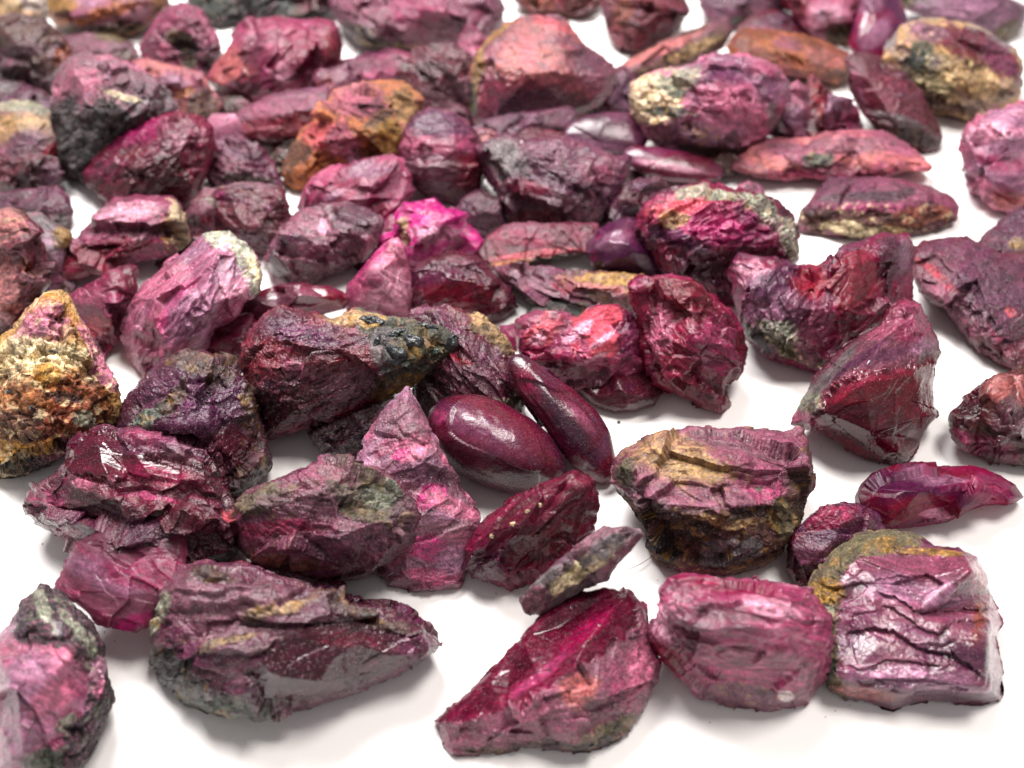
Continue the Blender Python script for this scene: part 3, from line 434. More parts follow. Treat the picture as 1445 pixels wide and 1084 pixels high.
S('grey_ridged_ruby', 'dark plum ruby with grey and pink ridges, right of the magenta oval one',
  [(288,240),(296,212),(312,196),(335,192),(362,206),(385,232),(400,262),(380,275),(335,272),(300,264)], ('dark','mplum','plum'), [(320,232,30,8,5,'mauve'),(340,215,30,6,20,'gplum'),(350,252,40,5,5,'brown','crust')], k='rough', a=36, st=(12,6,.06,.4), rg=-.05)
S('lilac_glass_chip', 'pale lilac translucent chip to the right of the oval magenta ruby at upper left', [(284,180),(300,162),(332,162),(342,185),(325,205),(295,214)], ('lilac','palep','dusty'), [], k='gem', a=30, cat='ruby chip', dm=.5)
S('magenta_oval_ruby', 'rich magenta oval ruby with pale glints, before the black bottomed stone',
  [(121,243),(132,224),(150,210),(185,184),(212,168),(245,162),(275,167),(293,182),(298,212),(290,240),(276,275),(262,292),(235,298),(200,297),(162,292),(142,275),(125,258)],
  ('mag','wine','crimson'), [(245,200,44,18,-20,'mauve','soft'),(200,190,40,10,-25,'hot','soft'),(225,245,40,30,0,'deep','soft'),(150,240,24,14,-20,'rose','soft'),(255,195,14,8,0,'palep')],  # pale spot at upper right paints a glint
  pts=[(165,225,30),(220,195,40),(270,190,34),(180,260,44),(240,240,56),(270,260,30)], k='druzy', a=44, rg=0, dm=.8)
S('dark_plum_plate', 'dark plum plate with a pointed right end, at the left frame edge',
  [(-15,278),(20,270),(50,268),(80,264),(92,278),(101,296),(98,315),(84,330),(50,320),(-15,306)], ('plum','mplum','gplum'), [(88,312,16,12,0,'dbrown')], k='slab', a=28, maxtilt=36)
S('amber_edged_ruby', 'blue-grey and amber stone squeezed behind the red-brown ruby at the left',
  [(25,312),(40,302),(58,303),(78,318),(99,332),(92,360),(88,385),(105,400),(96,418),(60,412),(40,380)], ('grey','lilac','mauve'), [(88,335,14,14,0,'ochre','crust'),(80,385,20,16,0,'mauve'),(92,412,10,12,0,'brown'),(60,315,16,10,20,'grey')], k='slab', a=42)
S('red_brown_crust_ruby', 'red-brown ruby with a salmon crust on its left, at the left frame edge',
  [(-15,300),(15,297),(30,300),(50,318),(62,345),(66,380),(62,402),(48,430),(24,455),(-15,480)],
  ('wine','brown','mauve'), [(5,320,26,26,0,'salmon','crust'),(5,400,22,46,0,'salmon','crust'),(10,440,26,14,-30,'salmon'),(40,375,14,14,0,'rust'),(50,340,16,30,0,'wine')],
  pts=[(20,325,24),(40,370,34),(15,430,24)], k='chunk', a=46, rg=.1)
# upper rows
S('oval_slab', 'rounded slab with a grey-green and dusty pink top and a red rim',
  [(-15,152),(20,144),(55,148),(76,160),(90,178),(93,195),(85,212),(68,228),(45,240),(10,240),(-15,236)],
  ('dusty','tan','mauve'), [(35,150,60,10,2,'sage'),(30,170,40,10,0,'tan','soft'),(35,200,30,14,-10,'gplum','soft'),(72,215,30,9,-40,'red'),(20,236,50,5,5,'rose')],
  pts=[(20,180,22),(65,180,20),(30,225,20)], k='slab', a=34, maxtilt=42, rim=.12, lift=.25)
S('dark_maroon_base_ruby', 'dark maroon ruby under the round grey-pink slab at the left frame edge', [(-15,225),(20,215),(60,215),(82,222),(86,250),(64,268),(20,272),(-15,274)], ('wine','dark','deep'), [(70,245,14,20,0,'gplum')], k='rough', a=34)
S('black_bottomed_ruby', 'pink and grey topped stone with a craggy black-green lower half, upper left',
  [(78,132),(88,102),(102,86),(125,82),(152,80),(180,92),(205,108),(228,125),(245,150),(240,170),(205,200),(160,225),(128,256),(95,245),(84,215),(78,165)],
  ('pink','dusty','lilac'), [(130,190,75,52,10,'dgreen','crust,part:dark_matrix'),(110,235,60,26,0,'black','crust,part:dark_matrix'),(215,150,40,26,20,'grey','crust'),(190,120,30,20,20,'dusty'),(120,110,26,16,0,'pink','main'),(170,135,30,6,20,'cream','crust'),(120,185,18,10,0,'grey','crust'),(165,160,30,8,10,'black','crust')],
  pts=[(115,110,30),(160,108,34),(205,135,36),(110,160,44),(165,155,56),(115,215,36)], k='rough', a=48, rg=.15, crustc='grey', maxtilt=60)
S('salmon_wing_ruby', 'salmon-pink ruby with a brown right end, beside the black bottomed stone',
  [(186,92),(210,85),(240,92),(270,98),(288,104),(298,125),(310,145),(300,160),(275,166),(245,158),(215,130)], ('salmon','pink','mauve'), [(285,145,22,22,0,'brown','crust'),(245,115,24,12,10,'lilac','soft'),(262,132,20,6,-20,'peach')],
  pts=[(240,115,24),(275,120,28),(270,148,20)], k='rough', a=42, rg=.2)
S('brown_nub', 'small dark brown lump at the foot of the bright magenta and peach ruby', [(303,145),(318,134),(340,134),(352,146),(345,162),(318,162)], ('brown','dbrown','mauve'), [], k='rough', a=36, cat='ruby chip')
S('ring_shaped_ruby', 'dusty rose ruby with a dark green hollow in its middle, near the top left',
  [(200,65),(212,42),(225,22),(240,9),(262,6),(282,14),(294,38),(308,62),(312,80),(300,108),(270,104),(232,96),(205,88)],
  ('mauve','rose','mplum'), [(262,65,18,16,30,'dgreen','crust'),(248,52,14,10,0,'olive','crust'),(268,88,8,10,0,'olive','crust'),(252,22,34,12,-10,'rose','soft'),(296,90,14,20,0,'plum','soft'),(234,66,8,8,0,'pink')],
  pts=[(235,50,26),(262,30,28),(290,65,26),(262,68,4),(240,85,24)], k='rough', a=44, rg=.15)
S('magenta_peach_ruby', 'bright magenta ruby with a peach-pink left side, upper left beside white table',
  [(298,108),(312,85),(322,68),(335,45),(352,33),(378,30),(420,30),(442,28),(466,31),(476,50),(478,88),(462,110),(430,126),(395,136),(360,142),(342,138),(312,126)],
  ('mag','rose','hot'), [(325,95,30,34,20,'salmon','soft'),(355,65,20,28,0,'mauve','soft'),(400,60,30,26,0,'pink','soft'),(400,100,14,16,0,'palep','soft'),(425,70,26,24,0,'mag'),(465,70,14,34,0,'crimson'),(345,125,34,10,0,'dusty')],
  pts=[(340,70,30),(400,60,44),(450,60,34),(345,115,26),(410,105,40)], k='glassy', a=46, rg=.14)
S('wine_knob', 'wine red knob with a dark dimple, above the dark red slab', [(436,122),(446,104),(462,95),(486,94),(500,112),(490,140),(464,160),(442,150)], ('mauve','mplum','rose'), [(462,122,12,9,0,'crimson')], k='rough', a=40)
S('dark_red_slab', 'dark red slab with a mauve top face, left of the orange-tan rock',
  [(330,175),(338,160),(352,148),(385,135),(430,127),(458,124),(468,140),(455,168),(430,190),(395,204),(360,204),(336,194)],
  ('mauve','mplum','wine'), [(395,180,66,20,-10,'crimson','clear'),(390,200,40,8,0,'dark'),(400,148,60,14,-10,'mauve')],
  pts=[(350,168,22),(400,160,32),(445,150,26),(390,190,20)], k='slab', a=34, lift=.3, maxtilt=46)
S('orange_tan_rock', 'orange, peach and pink rock in blotches with a dark spot, upper left of centre',
  [(402,240),(412,218),(428,192),(440,172),(455,150),(472,130),(495,120),(540,117),(572,123),(592,143),(586,172),(572,200),(556,226),(520,232),(480,246),(448,260),(420,264),(404,256)],
  ('orange','peach','salmon'), [(500,140,36,24,0,'pink','soft'),(530,150,26,16,30,'mauve','soft'),(455,190,30,20,-30,'coral','soft'),(480,200,22,26,0,'pink','soft'),(500,222,14,20,0,'palep'),(545,190,30,26,0,'tan','soft'),(570,150,24,26,0,'tan','soft'),(540,165,24,5,-30,'brown'),(532,212,7,6,0,'dbrown'),(415,225,20,30,20,'brown'),(440,240,30,14,-20,'orange'),(545,200,18,30,20,'ochre')],
  pts=[(480,150,34),(540,140,34),(450,200,30),(500,195,50),(555,185,34),(440,240,24)], k='rough', a=48, rg=.25, crustc='cream', mat='crust', maxtilt=58)
S('mauve_bar', 'mauve bar-shaped ruby above the orange-tan rock', [(470,96),(482,86),(520,80),(560,73),(582,78),(592,92),(575,115),(535,124),(495,120),(476,110)], ('mauve','mplum','rose'), [(540,105,50,8,-8,'rose','soft')], k='chunk', a=36)
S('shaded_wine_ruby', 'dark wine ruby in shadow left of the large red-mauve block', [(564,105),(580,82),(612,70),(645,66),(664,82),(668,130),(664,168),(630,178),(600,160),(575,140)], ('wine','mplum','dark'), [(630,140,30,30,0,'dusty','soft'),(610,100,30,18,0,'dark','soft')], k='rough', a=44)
S('top_mauve_ruby', 'large smooth mauve-pink ruby with a dark olive underside, at the top edge',
  [(468,-20),(690,-20),(704,15),(696,50),(665,70),(630,72),(600,70),(560,62),(515,62),(492,38),(474,12)], ('mauve','mplum','rose'), [(530,55,50,13,22,'dbrown','crust'),(560,62,50,6,8,'tan','crust'),(600,20,60,24,10,'rose','soft'),(640,50,40,20,0,'dusty','soft')],
  pts=[(530,15,34),(600,10,46),(660,25,34),(570,45,30)], k='chunk', a=40, rg=.1)
S('mauve_sliver', 'thin upright mauve sliver between the top mauve ruby and the red-mauve block', [(652,95),(652,55),(662,38),(682,48),(694,66),(688,92),(672,110)], ('mauve','rose','dusty'), [], k='chunk', a=44, pr=100)
S('red_mauve_block', 'large block with flat rose-red upper face, dark wine front and thin ochre edge',
  [(663,120),(664,98),(675,76),(692,54),(715,36),(745,26),(785,25),(804,40),(818,62),(845,82),(862,100),(855,130),(838,150),(800,168),(740,182),(692,187),(673,168),(665,140)],
  ('mauve','salmon','dusty'), [(755,138,100,36,-4,'wine','clear,flat'),(760,150,80,26,-4,'dplum','soft'),(845,110,24,34,0,'mauve'),(672,110,7,60,12,'ochre','crust'),(668,140,6,26,0,'green','crust'),(700,48,34,5,-38,'ochre'),(745,70,14,26,0,'coral','soft'),(780,35,30,8,20,'coral','soft'),(830,80,20,16,40,'mplum')],
  pts=[(685,108,26),(750,104,44),(815,98,36),(720,60,22),(785,60,24),(700,160,22),(800,150,24),(850,110,14)], k='chunk', a=46, dm=.4, rim=.08, rg=.12, maxtilt=56)
S('plum_plate_under_block', 'flat plum plate tucked under the red-mauve block, top centre', [(668,180),(690,168),(740,160),(800,150),(812,162),(800,182),(750,196),(700,200),(675,192)], ('mplum','gplum','plum'), [], k='slab', a=20, maxtilt=28)
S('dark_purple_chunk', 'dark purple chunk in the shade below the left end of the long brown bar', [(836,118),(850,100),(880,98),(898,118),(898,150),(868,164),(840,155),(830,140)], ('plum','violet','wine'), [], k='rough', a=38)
S('smooth_purple_disc', 'smooth flat purple disc with a pale lower rim, left of the cream ended stone',
  [(797,188),(806,175),(825,165),(855,160),(890,161),(910,172),(915,190),(905,208),(880,216),(840,212),(808,202)], ('gplum','mplum','plum'), [(840,205,50,5,10,'lilac','soft')], k='smooth', H=16, a=26, soft=14, maxtilt=34, rg=.05, cat='polished ruby', group='polished ruby pebbles')
S('smooth_red_disc', 'smooth flat wine red disc with a pale rim, lying below the pink and cream stone',
  [(882,216),(895,207),(925,209),(960,214),(1000,224),(1018,238),(1014,252),(985,258),(945,256),(908,244),(888,232)], ('mplum','wine','crimson'), [(950,236,50,5,10,'palep','soft')], k='smooth', H=16, a=26, soft=14, maxtilt=34, rg=-.02, cat='polished ruby', group='polished ruby pebbles')
S('pink_cream_ruby', 'bright pink-lilac stone with a cream and green left end, upper right of centre',
  [(893,140),(897,120),(912,108),(935,102),(970,98),(1000,83),(1040,78),(1070,86),(1090,98),(1106,118),(1104,145),(1090,172),(1075,196),(1055,212),(1020,215),(980,212),(935,205),(915,192),(905,172),(896,158)],
  ('lilac','pink','rose'), [(925,140,44,38,-20,'cream','crust,part:cream_matrix'),(960,112,40,16,-12,'sage','crust,part:cream_matrix'),(955,130,16,9,0,'green','crust'),(950,158,34,7,5,'dgreen','crust'),(975,190,60,18,6,'dusty','crust,main'),(1020,110,34,20,0,'violet','soft'),(1030,150,44,34,0,'pink','soft'),(1085,125,18,22,0,'gplum','soft'),(1000,212,60,6,0,'dgreen','crust'),(1090,165,10,20,0,'grey')],
  pts=[(930,130,30),(985,115,40),(1050,110,40),(950,165,40),(1020,160,56),(1080,150,30),(980,195,30)], k='druzy', a=46, rg=.1, crustc='ochre', veinc='palep', dm=.8, br=1.45)
S('long_brown_bar', 'long narrow brown bar-shaped stone slanting up to the right, upper right of centre',
  [(864,100),(895,82),(930,62),(970,45),(1005,31),(1024,28),(1029,45),(1018,68),(990,84),(950,98),(905,116),(875,120)], ('mauve','brown','mplum'), [(955,82,80,12,-24,'brown','crust,part:rough_edge'),(980,68,40,8,-24,'tan','crust'),(930,72,70,7,-24,'salmon')], pts=[(900,92,12),(960,68,18),(1005,50,12)], k='slab', a=30, maxtilt=38, rg=.1)
S('top_dark_red_ruby', 'dark red glassy ruby cut by the top frame edge, above the long brown bar', [(850,-20),(960,-20),(966,15),(956,40),(930,58),(900,68),(874,70),(860,50),(852,22)], ('wine','crimson','mplum'), [(880,20,16,20,0,'rust')], k='chunk', a=44, rg=.2)
S('top_red_brown_ruby', 'small red-brown ruby cut by the top frame edge, right of the large mauve one', [(722,-20),(850,-20),(846,8),(822,24),(790,26),(755,18),(730,5)], ('crimson','brown','wine'), [(760,5,24,12,0,'rust')], k='rough', a=40)
S('top_grey_plum_slab', "grey-plum slab at the top edge, just above the long brown bar's right end", [(988,-20),(1100,-20),(1112,8),(1095,26),(1060,38),(1030,42),(1000,28),(990,8)], ('gplum','mplum','dusty'), [(1060,30,34,8,0,'green')], k='slab', a=34)
S('top_plum_lens', 'narrow dark plum lens-shaped ruby above the orange-brown slab', [(1042,40),(1060,22),(1095,14),(1125,24),(1142,44),(1138,62),(1095,58),(1055,55)], ('wine','gplum','mag'), [(1080,44,34,6,8,'mag')], k='slab', a=30)
S('orange_brown_slab', 'flat orange-brown slab with a purple tinge, upper right',
  [(1030,66),(1040,50),(1052,41),(1085,44),(1130,50),(1165,62),(1190,74),(1206,90),(1200,106),(1178,117),(1150,112),(1110,105),(1070,94),(1040,82)],
  ('rust','orange','mauve'), [(1120,70,60,14,14,'orange','soft'),(1160,80,34,12,20,'salmon','soft'),(1080,98,60,8,14,'crimson'),(1190,105,20,9,0,'brown'),(1110,62,20,8,10,'mauve','soft')], pts=[(1070,64,14),(1120,76,20),(1175,90,16)], k='slab', a=28, maxtilt=38, rg=.25, veinc='mauve', lift=.15)
S('top_bright_pink_ruby', 'bright pink ruby with an olive base, cut by the top frame edge at upper right',
  [(1092,-20),(1212,-20),(1224,20),(1218,45),(1200,62),(1168,60),(1140,46),(1118,22)], ('pink','rose','mag'), [(1190,52,30,12,-6,'olive','crust'),(1120,5,20,26,-30,'crimson'),(1170,20,26,20,0,'palep','soft')], pts=[(1150,15,34),(1190,20,34)], k='glassy', a=44, rg=.15)
S('smooth_magenta_oval', 'smooth upright oval magenta-violet pebble near the top right corner',
  [(1212,-25),(1250,-25),(1270,0),(1278,25),(1276,50),(1262,76),(1240,90),(1215,82),(1198,66),(1205,40),(1215,10)], ('mag','violet','rose'), [(1225,5,26,14,0,'lilac','soft'),(1235,50,14,30,40,'lilac','soft')], k='smooth', H=26, a=44, soft=14, rg=.02, cat='polished ruby', group='polished ruby pebbles')
S('top_lilac_grey_slab', 'smooth lilac-grey slab at the top right corner, cut by the top frame edge', [(1262,-20),(1395,-20),(1446,12),(1440,36),(1418,58),(1380,44),(1325,28),(1285,16)], ('gplum','lilac','grey'), [(1275,0,16,14,0,'olive','crust'),(1420,45,24,12,-40,'olive'),(1370,15,50,18,10,'lilac','soft')], pts=[(1340,5,20),(1400,20,20)], k='slab', a=34, rg=.05)
S('tan_maroon_block', 'large block of dirty tan rock with a maroon top edge, upper right corner area',
  [(1250,84),(1260,62),(1275,40),(1298,30),(1335,28),(1380,40),(1410,58),(1432,72),(1440,92),(1435,128),(1420,152),(1388,170),(1345,162),(1312,148),(1288,122),(1262,98)],
  ('tan','grey','dusty'), [('poly',[(1295,45),(1340,35),(1400,55),(1440,90),(1440,115),(1400,105),(1350,82)],'wine','clear,part:ruby_seam'),(1410,85,30,16,40,'mplum','clear'),(1300,80,22,22,0,'dgreen','crust'),(1320,115,34,20,20,'olive','crust,soft'),(1370,110,50,24,25,'tan','crust,soft'),(1310,45,30,14,0,'dusty','crust'),(1345,152,60,10,14,'brown','crust')],
  pts=[(1290,70,26),(1330,72,36),(1395,98,40),(1320,120,40),(1380,140,30)], k='chunk', mat='crust', a=44, rg=.3, crustc='cream', br=1.5, dm=.8, body='tan_rock')
S('dark_wedge_ruby', 'dark wine wedge-shaped ruby with a pale line along its lower edge, upper right',
  [(1194,88),(1204,80),(1222,77),(1242,84),(1270,104),(1298,132),(1316,162),(1327,190),(1322,206),(1304,212),(1272,198),(1242,186),(1218,162),(1202,125)],
  ('wine','deep','mplum'), [(1262,168,50,6,16,'grey'),(1285,190,50,10,20,'dbrown','crust'),(1290,132,24,4,-30,'mauve'),(1215,130,8,50,-14,'mauve','soft')],
  pts=[(1225,110,20),(1260,165,36),(1305,180,28),(1270,130,24)], k='chunk', a=44, dm=.4, rg=.05, rim=.08)
S('pale_pink_pillar', 'pale pink upright ruby behind the right end of the pink and cream stone', [(1092,140),(1100,125),(1125,118),(1142,128),(1148,160),(1145,200),(1105,205),(1085,190)], ('pink','lilac','dusty'), [(1095,175,12,26,0,'grey','soft')], k='glassy', a=46, rg=.2)
S('spiky_red_ruby', 'small dark red ruby with a pointed top, above the salmon flat ruby', [(1138,185),(1138,150),(1142,112),(1148,106),(1160,128),(1172,145),(1180,165),(1178,195),(1150,200)], ('wine','red','mauve'), [(1165,160,10,10,0,'salmon')], k='glassy', a=48, pr=205)
S('pink_lilac_chip', 'small lilac-pink ruby between the spiky red one and the dark wedge', [(1168,150),(1172,134),(1188,140),(1208,162),(1222,190),(1200,204),(1172,200)], ('rose','lilac','pink'), [], k='glassy', a=44)
S('ochre_corner_rock', 'cream and peach stone at the very top left corner', [(-15,-20),(60,-20),(66,0),(56,20),(30,27),(-15,27)], ('cream','peach','pink'), [(45,5,22,12,0,'white')], k='rough', a=40, mat='crust')
S('top_orange_rock', 'orange-tan rock with a pinkish middle and dark brown bottom, at the top edge', [(72,-20),(240,-20),(234,8),(216,26),(196,44),(165,52),(110,47),(82,36),(72,15)],
  ('ochre','mauve','rust'), [(90,5,22,14,0,'ochre'),(130,0,24,10,0,'lilac','soft'),(180,8,40,14,0,'mauve'),(140,20,60,8,-14,'orange'),(140,42,70,10,-4,'dbrown','crust')], pts=[(120,15,34),(190,10,34),(130,35,24)], k='rough', a=44, rg=.2)
S('top_black_rock', 'blackish olive rock cut by the top frame edge, above the bright magenta and peach ruby', [(258,-20),(480,-20),(470,8),(442,22),(400,36),(350,36),(312,38),(280,20)], ('black','dgreen','brown'), [(300,10,40,14,0,'dgreen','crust'),(440,0,26,12,0,'wine')], k='rough', a=36, rg=.2)
S('dark_brown_maroon_ruby', 'rough dark maroon-brown ruby with a rust right corner, near the top left corner',
  [(-15,30),(25,22),(60,26),(80,46),(98,72),(94,92),(84,115),(74,130),(45,122),(10,106),(-15,96)], ('plum','brown','gplum'), [(90,78,12,16,0,'rust'),(40,110,60,14,16,'dark')], pts=[(20,60,34),(65,60,34),(60,100,26)], k='rough', a=44, rg=.1)
S('mauve_plate_behind', 'flat mauve plate with an olive corner, behind the black bottomed stone', [(78,54),(120,48),(160,50),(184,62),(196,80),(165,98),(105,98),(88,82)], ('mplum','dusty','mauve'), [(158,52,24,6,8,'olive'),(180,78,14,8,0,'brown')], k='slab', a=28)
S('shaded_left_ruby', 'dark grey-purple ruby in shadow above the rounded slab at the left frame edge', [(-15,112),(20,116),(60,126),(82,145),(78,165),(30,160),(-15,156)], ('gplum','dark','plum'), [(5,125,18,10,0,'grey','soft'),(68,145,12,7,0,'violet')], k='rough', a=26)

# low fillers added in the gaps of the pile, mostly dark to stand in for shadow
S('gap_filler', 'low dark plum fragment in the gap between the dusty lilac ruby and the fuchsia crystal', [(498,372),(512,356),(535,352),(548,366),(536,388),(508,390)], ('dark','plum','wine'), k='rough', a=20, maxtilt=30)
S('gap_filler', 'dark brown filler added as shade under the left side of the orange-tan rock', [(372,228),(388,205),(415,200),(428,225),(410,248),(385,246)], ('dbrown','brown','dark'), k='rough', a=20, maxtilt=30)
S('gap_filler', 'small magenta lump between the soft pink ruby and the fuchsia crystal', [(530,325),(540,305),(560,300),(572,318),(562,340),(540,342)], ('rose','mag','pink'), k='glassy', a=30, maxtilt=40)
S('gap_filler', 'dark maroon filler added as shadow under the large red-mauve block', [(700,205),(725,188),(770,182),(800,192),(790,212),(740,216)], ('dark','wine','dplum'), k='rough', a=14, maxtilt=20)
S('gap_filler', 'dark filler added as shadow below the pink and cream stone', [(985,232),(1005,216),(1035,214),(1048,228),(1035,246),(1002,248)], ('dark','brown','dplum'), k='rough', a=14, maxtilt=20)
S('gap_filler', 'dark maroon filler added as shadow between the smooth wine red disc and the glittering dark ruby', [(872,258),(884,240),(905,242),(918,258),(900,272),(880,272)], ('wine','dark','plum'), k='rough', a=18, maxtilt=26)
S('gap_filler', 'dark plum filler added in the shade behind the tan pyramid and below the red-brown ruby', [(10,470),(30,440),(62,420),(80,440),(60,470),(25,490)], ('dark','wine','plum'), k='rough', a=20, maxtilt=30)
S('gap_filler', 'dark wine filler added behind the knobbly coral ruby and below the long flat brown one', [(745,448),(770,436),(810,440),(815,456),(785,466),(755,462)], ('dgreen','dark','olive'), k='rough', a=14, maxtilt=20)

# ------------------------------------------------------------------ building
def prepare(s):
    kw = s.kw; K = KIND[s.k]
    gr = 1.07 if s.k == 'smooth' else 1.07 if s.A[:, 1].max() < 400 else 1.05 if s.A[:, 1].max() < 600 else 1.02
    s.A = s.A.mean(0) + (s.A - s.A.mean(0))*gr; A = s.A
    d = A - np.roll(A, 1, 0); s.len = np.hypot(*d.T)
    x, y = A.T; x1, y1 = np.roll(A, -1, 0).T; cr = x*y1 - x1*y; ar = cr.sum()/2
    s.c = np.array([((x + x1)*cr).sum()/(6*ar), ((y + y1)*cr).sum()/(6*ar)]); s.area = abs(ar)
    if 'c' in kw: s.c = np.array(kw['c'], float)
    s.size = math.sqrt(s.area)
    rnd = random.Random(s.seed)
    hh = kw.get('hh', .30)*s.size
    pts = s.pts
    if pts is None:
        pts = [(s.c[0], s.c[1], hh)]
        a0 = rnd.random()*6.28
        for i in range(3):
            a = a0 + i*2.09 + rnd.uniform(-.4, .4); q = rnd.uniform(.42, .62)
            best = 1e9
            dr = np.array([math.cos(a), math.sin(a)])
            # distance to the outline along this direction
            for j in range(len(A)):
                p0 = A[j-1] - s.c; e = A[j] - A[j-1]; den = dr[0]*e[1] - dr[1]*e[0]
                if abs(den) < 1e-9: continue
                t = (p0[0]*e[1] - p0[1]*e[0])/den; w = (p0[0]*dr[1] - p0[1]*dr[0])/den
                if t > 0 and -1e-6 <= w <= 1+1e-6: best = min(best, t)
            pp = s.c + dr*best*q
            pts.append((pp[0], pp[1], hh*rnd.uniform(.55, 1.15)))
    s.cp = np.array([(p[0], p[1]) for p in A] + [(p[0], p[1]) for p in pts])
    s.ch = np.array([0.0]*len(A) + [p[2] for p in pts])
    s.round = kw.get('round', s.k == 'smooth')
    s.H = kw.get('H', .42*s.size)
    n = len(A)
    r = delaunay_2d_cdt([Vector(p) for p in s.cp], [(i, (i+1) % n) for i in range(n)], [], 0, 1e-4)
    V = np.array([tuple(v) for v in r[0]]); 
    oh = []
    for v, orig in zip(V, r[3]):
        oh.append(s.ch[orig[0]] if orig else 0.0)
    s.tv, s.th, s.tt = V, np.array(oh), [f for f in r[2]]
    s.rimR = kw.get('rim_r', .10)*s.size; s.rimH = kw.get('rim', K['rim'])*s.size
    ax, ay = s.A[s.A[:, 1].argmax()]
    if 'yb' in kw: ay = kw['yb']
    s.cuts = []
    if not s.round and kw.get('cuts', 1):
        cr_ = random.Random(s.seed*11 + 3); a0 = cr_.random()*6.28
        for i in range(5):
            a = a0 + i*1.257 + cr_.uniform(-.4, .4); dr = np.array([math.cos(a), math.sin(a)])
            s.cuts.append((dr, float(((A - s.c) @ dr).max()), cr_.uniform(.92, 1.12) + (.12 if s.pts else 0), cr_.uniform(.55, .95)))
        s.hm = max(p[2] for p in pts) + s.rimH
    s.anch = (ax, ay); s.tilt = math.radians(kw.get('a', 36)); s.yaw = math.radians(kw.get('yaw', 0)); s.lift = kw.get('lift', 0.0)
    s.shift = 0.0

def hfun(s, P, rho=None):
    d, ins = poly_dist(P, s.A)
    d = np.where(ins, d, 0)
    if s.round:
        if rho is None:
            th = np.arctan2(P[:, 1]-s.c[1], P[:, 0]-s.c[0]); rr = np.hypot(P[:, 0]-s.c[0], P[:, 1]-s.c[1])
            tha = np.arctan2(s.A[:, 1]-s.c[1], s.A[:, 0]-s.c[0]); ra = np.hypot(s.A[:, 0]-s.c[0], s.A[:, 1]-s.c[1])
            o = np.argsort(tha); R = np.interp(th, np.concatenate([tha[o]-6.2832, tha[o], tha[o]+6.2832]), np.tile(ra[o], 3)); rho = np.clip(rr/R, 0, 1)
        return s.H*np.sqrt(np.clip(1 - rho**2.2, 0, 1))
    h = np.zeros(len(P)); done = np.zeros(len(P), bool)
    for f in s.tt:
        if len(f) != 3: continue
        a, b, c = s.tv[f[0]], s.tv[f[1]], s.tv[f[2]]
        den = (b[0]-a[0])*(c[1]-a[1]) - (c[0]-a[0])*(b[1]-a[1])
        if abs(den) < 1e-6: continue
        w1 = ((P[:, 0]-a[0])*(c[1]-a[1]) - (c[0]-a[0])*(P[:, 1]-a[1]))/den
        w2 = ((b[0]-a[0])*(P[:, 1]-a[1]) - (P[:, 0]-a[0])*(b[1]-a[1]))/den
        w0 = 1 - w1 - w2; m = (w0 >= -1e-4) & (w1 >= -1e-4) & (w2 >= -1e-4) & ~done
        h = np.where(m, w0*s.th[f[0]] + w1*s.th[f[1]] + w2*s.th[f[2]], h); done |= m
    Z = np.full(len(P), s.seed*1.7)
    wob = 1 + .9*fbm(np.stack([P[:, 0]/s.size*2.2, P[:, 1]/s.size*2.2, Z], 1), 2)
    u = np.clip(d/(s.rimR*wob), 0, 1)
    h = h + s.rimH*(.6*u**.7 + .4*np.sqrt(1 - (1-u)**2))
    for dr, R, k0, k1 in s.cuts:          # broken faces: flat planes that cut the lump
        h = np.minimum(h, np.maximum(s.hm*(k0 - k1*((P - s.c) @ dr)/R), .12*s.hm*u))
    return h

def plane_t(s, P, tilt=None):
    tilt = s.tilt if tilt is None else tilt
    A0 = ground_pt(*s.anch, z=s.lift)
    N = np.array([math.sin(s.yaw)*math.sin(tilt), -math.sin(tilt)*math.cos(s.yaw), math.cos(tilt)])
    d = raydir(P[:, 0], P[:, 1])
    return (N @ (A0 - EYE)) / (d @ N)
def depth(s, P, h, tilt=None): return plane_t(s, P, tilt)*(1 - h/FPX) - s.shift

# who covers whom: stones nearer the camera lean or rise until they rest in front of the ones behind
def settle():
    G = 5; W, Hh = int(CW/G) + 30, int(CH/G) + 30
    zb = np.full((Hh, W), 1e9)
    for s in sorted(STONES, key=lambda s: s.kw.get('pr', s.A[:, 1].max())):
        x0, y0 = s.A.min(0); x1, y1 = s.A.max(0)
        gx, gy = np.meshgrid(np.arange(math.floor(x0/G), math.ceil(x1/G)+1), np.arange(math.floor(y0/G), math.ceil(y1/G)+1))
        gx = gx.ravel(); gy = gy.ravel(); P = np.stack([gx*G, gy*G], 1).astype(float)
        d, ins = poly_dist(P, s.A); ok = ins & (gx > -10) & (gy > -10) & (gx < W-15) & (gy < Hh-15)
        P = P[ok]; gx = gx[ok] + 10; gy = gy[ok] + 10
        if len(P) == 0: continue
        h = hfun(s, P); s.lev = 0
        prev = zb[gy, gx]; ov = prev < 1e8
        if ov.sum() > 2:
            def bad(t, sh):
                s.shift = sh; D = depth(s, P, h, t)
                return (D[ov] > prev[ov] - .05).mean()
            lim = s.kw.get('maxtilt', 60)
            for i in range(14):
                if bad(s.tilt, 0) < .04 or s.tilt > math.radians(lim): break
                s.tilt += math.radians(2.5)
            sh = 0
            while bad(s.tilt, sh) > .04 and sh < s.kw.get('maxshift', .55): sh += .05
            s.shift = sh
        D = depth(s, P, h)
        zb[gy, gx] = np.minimum(prev, D)

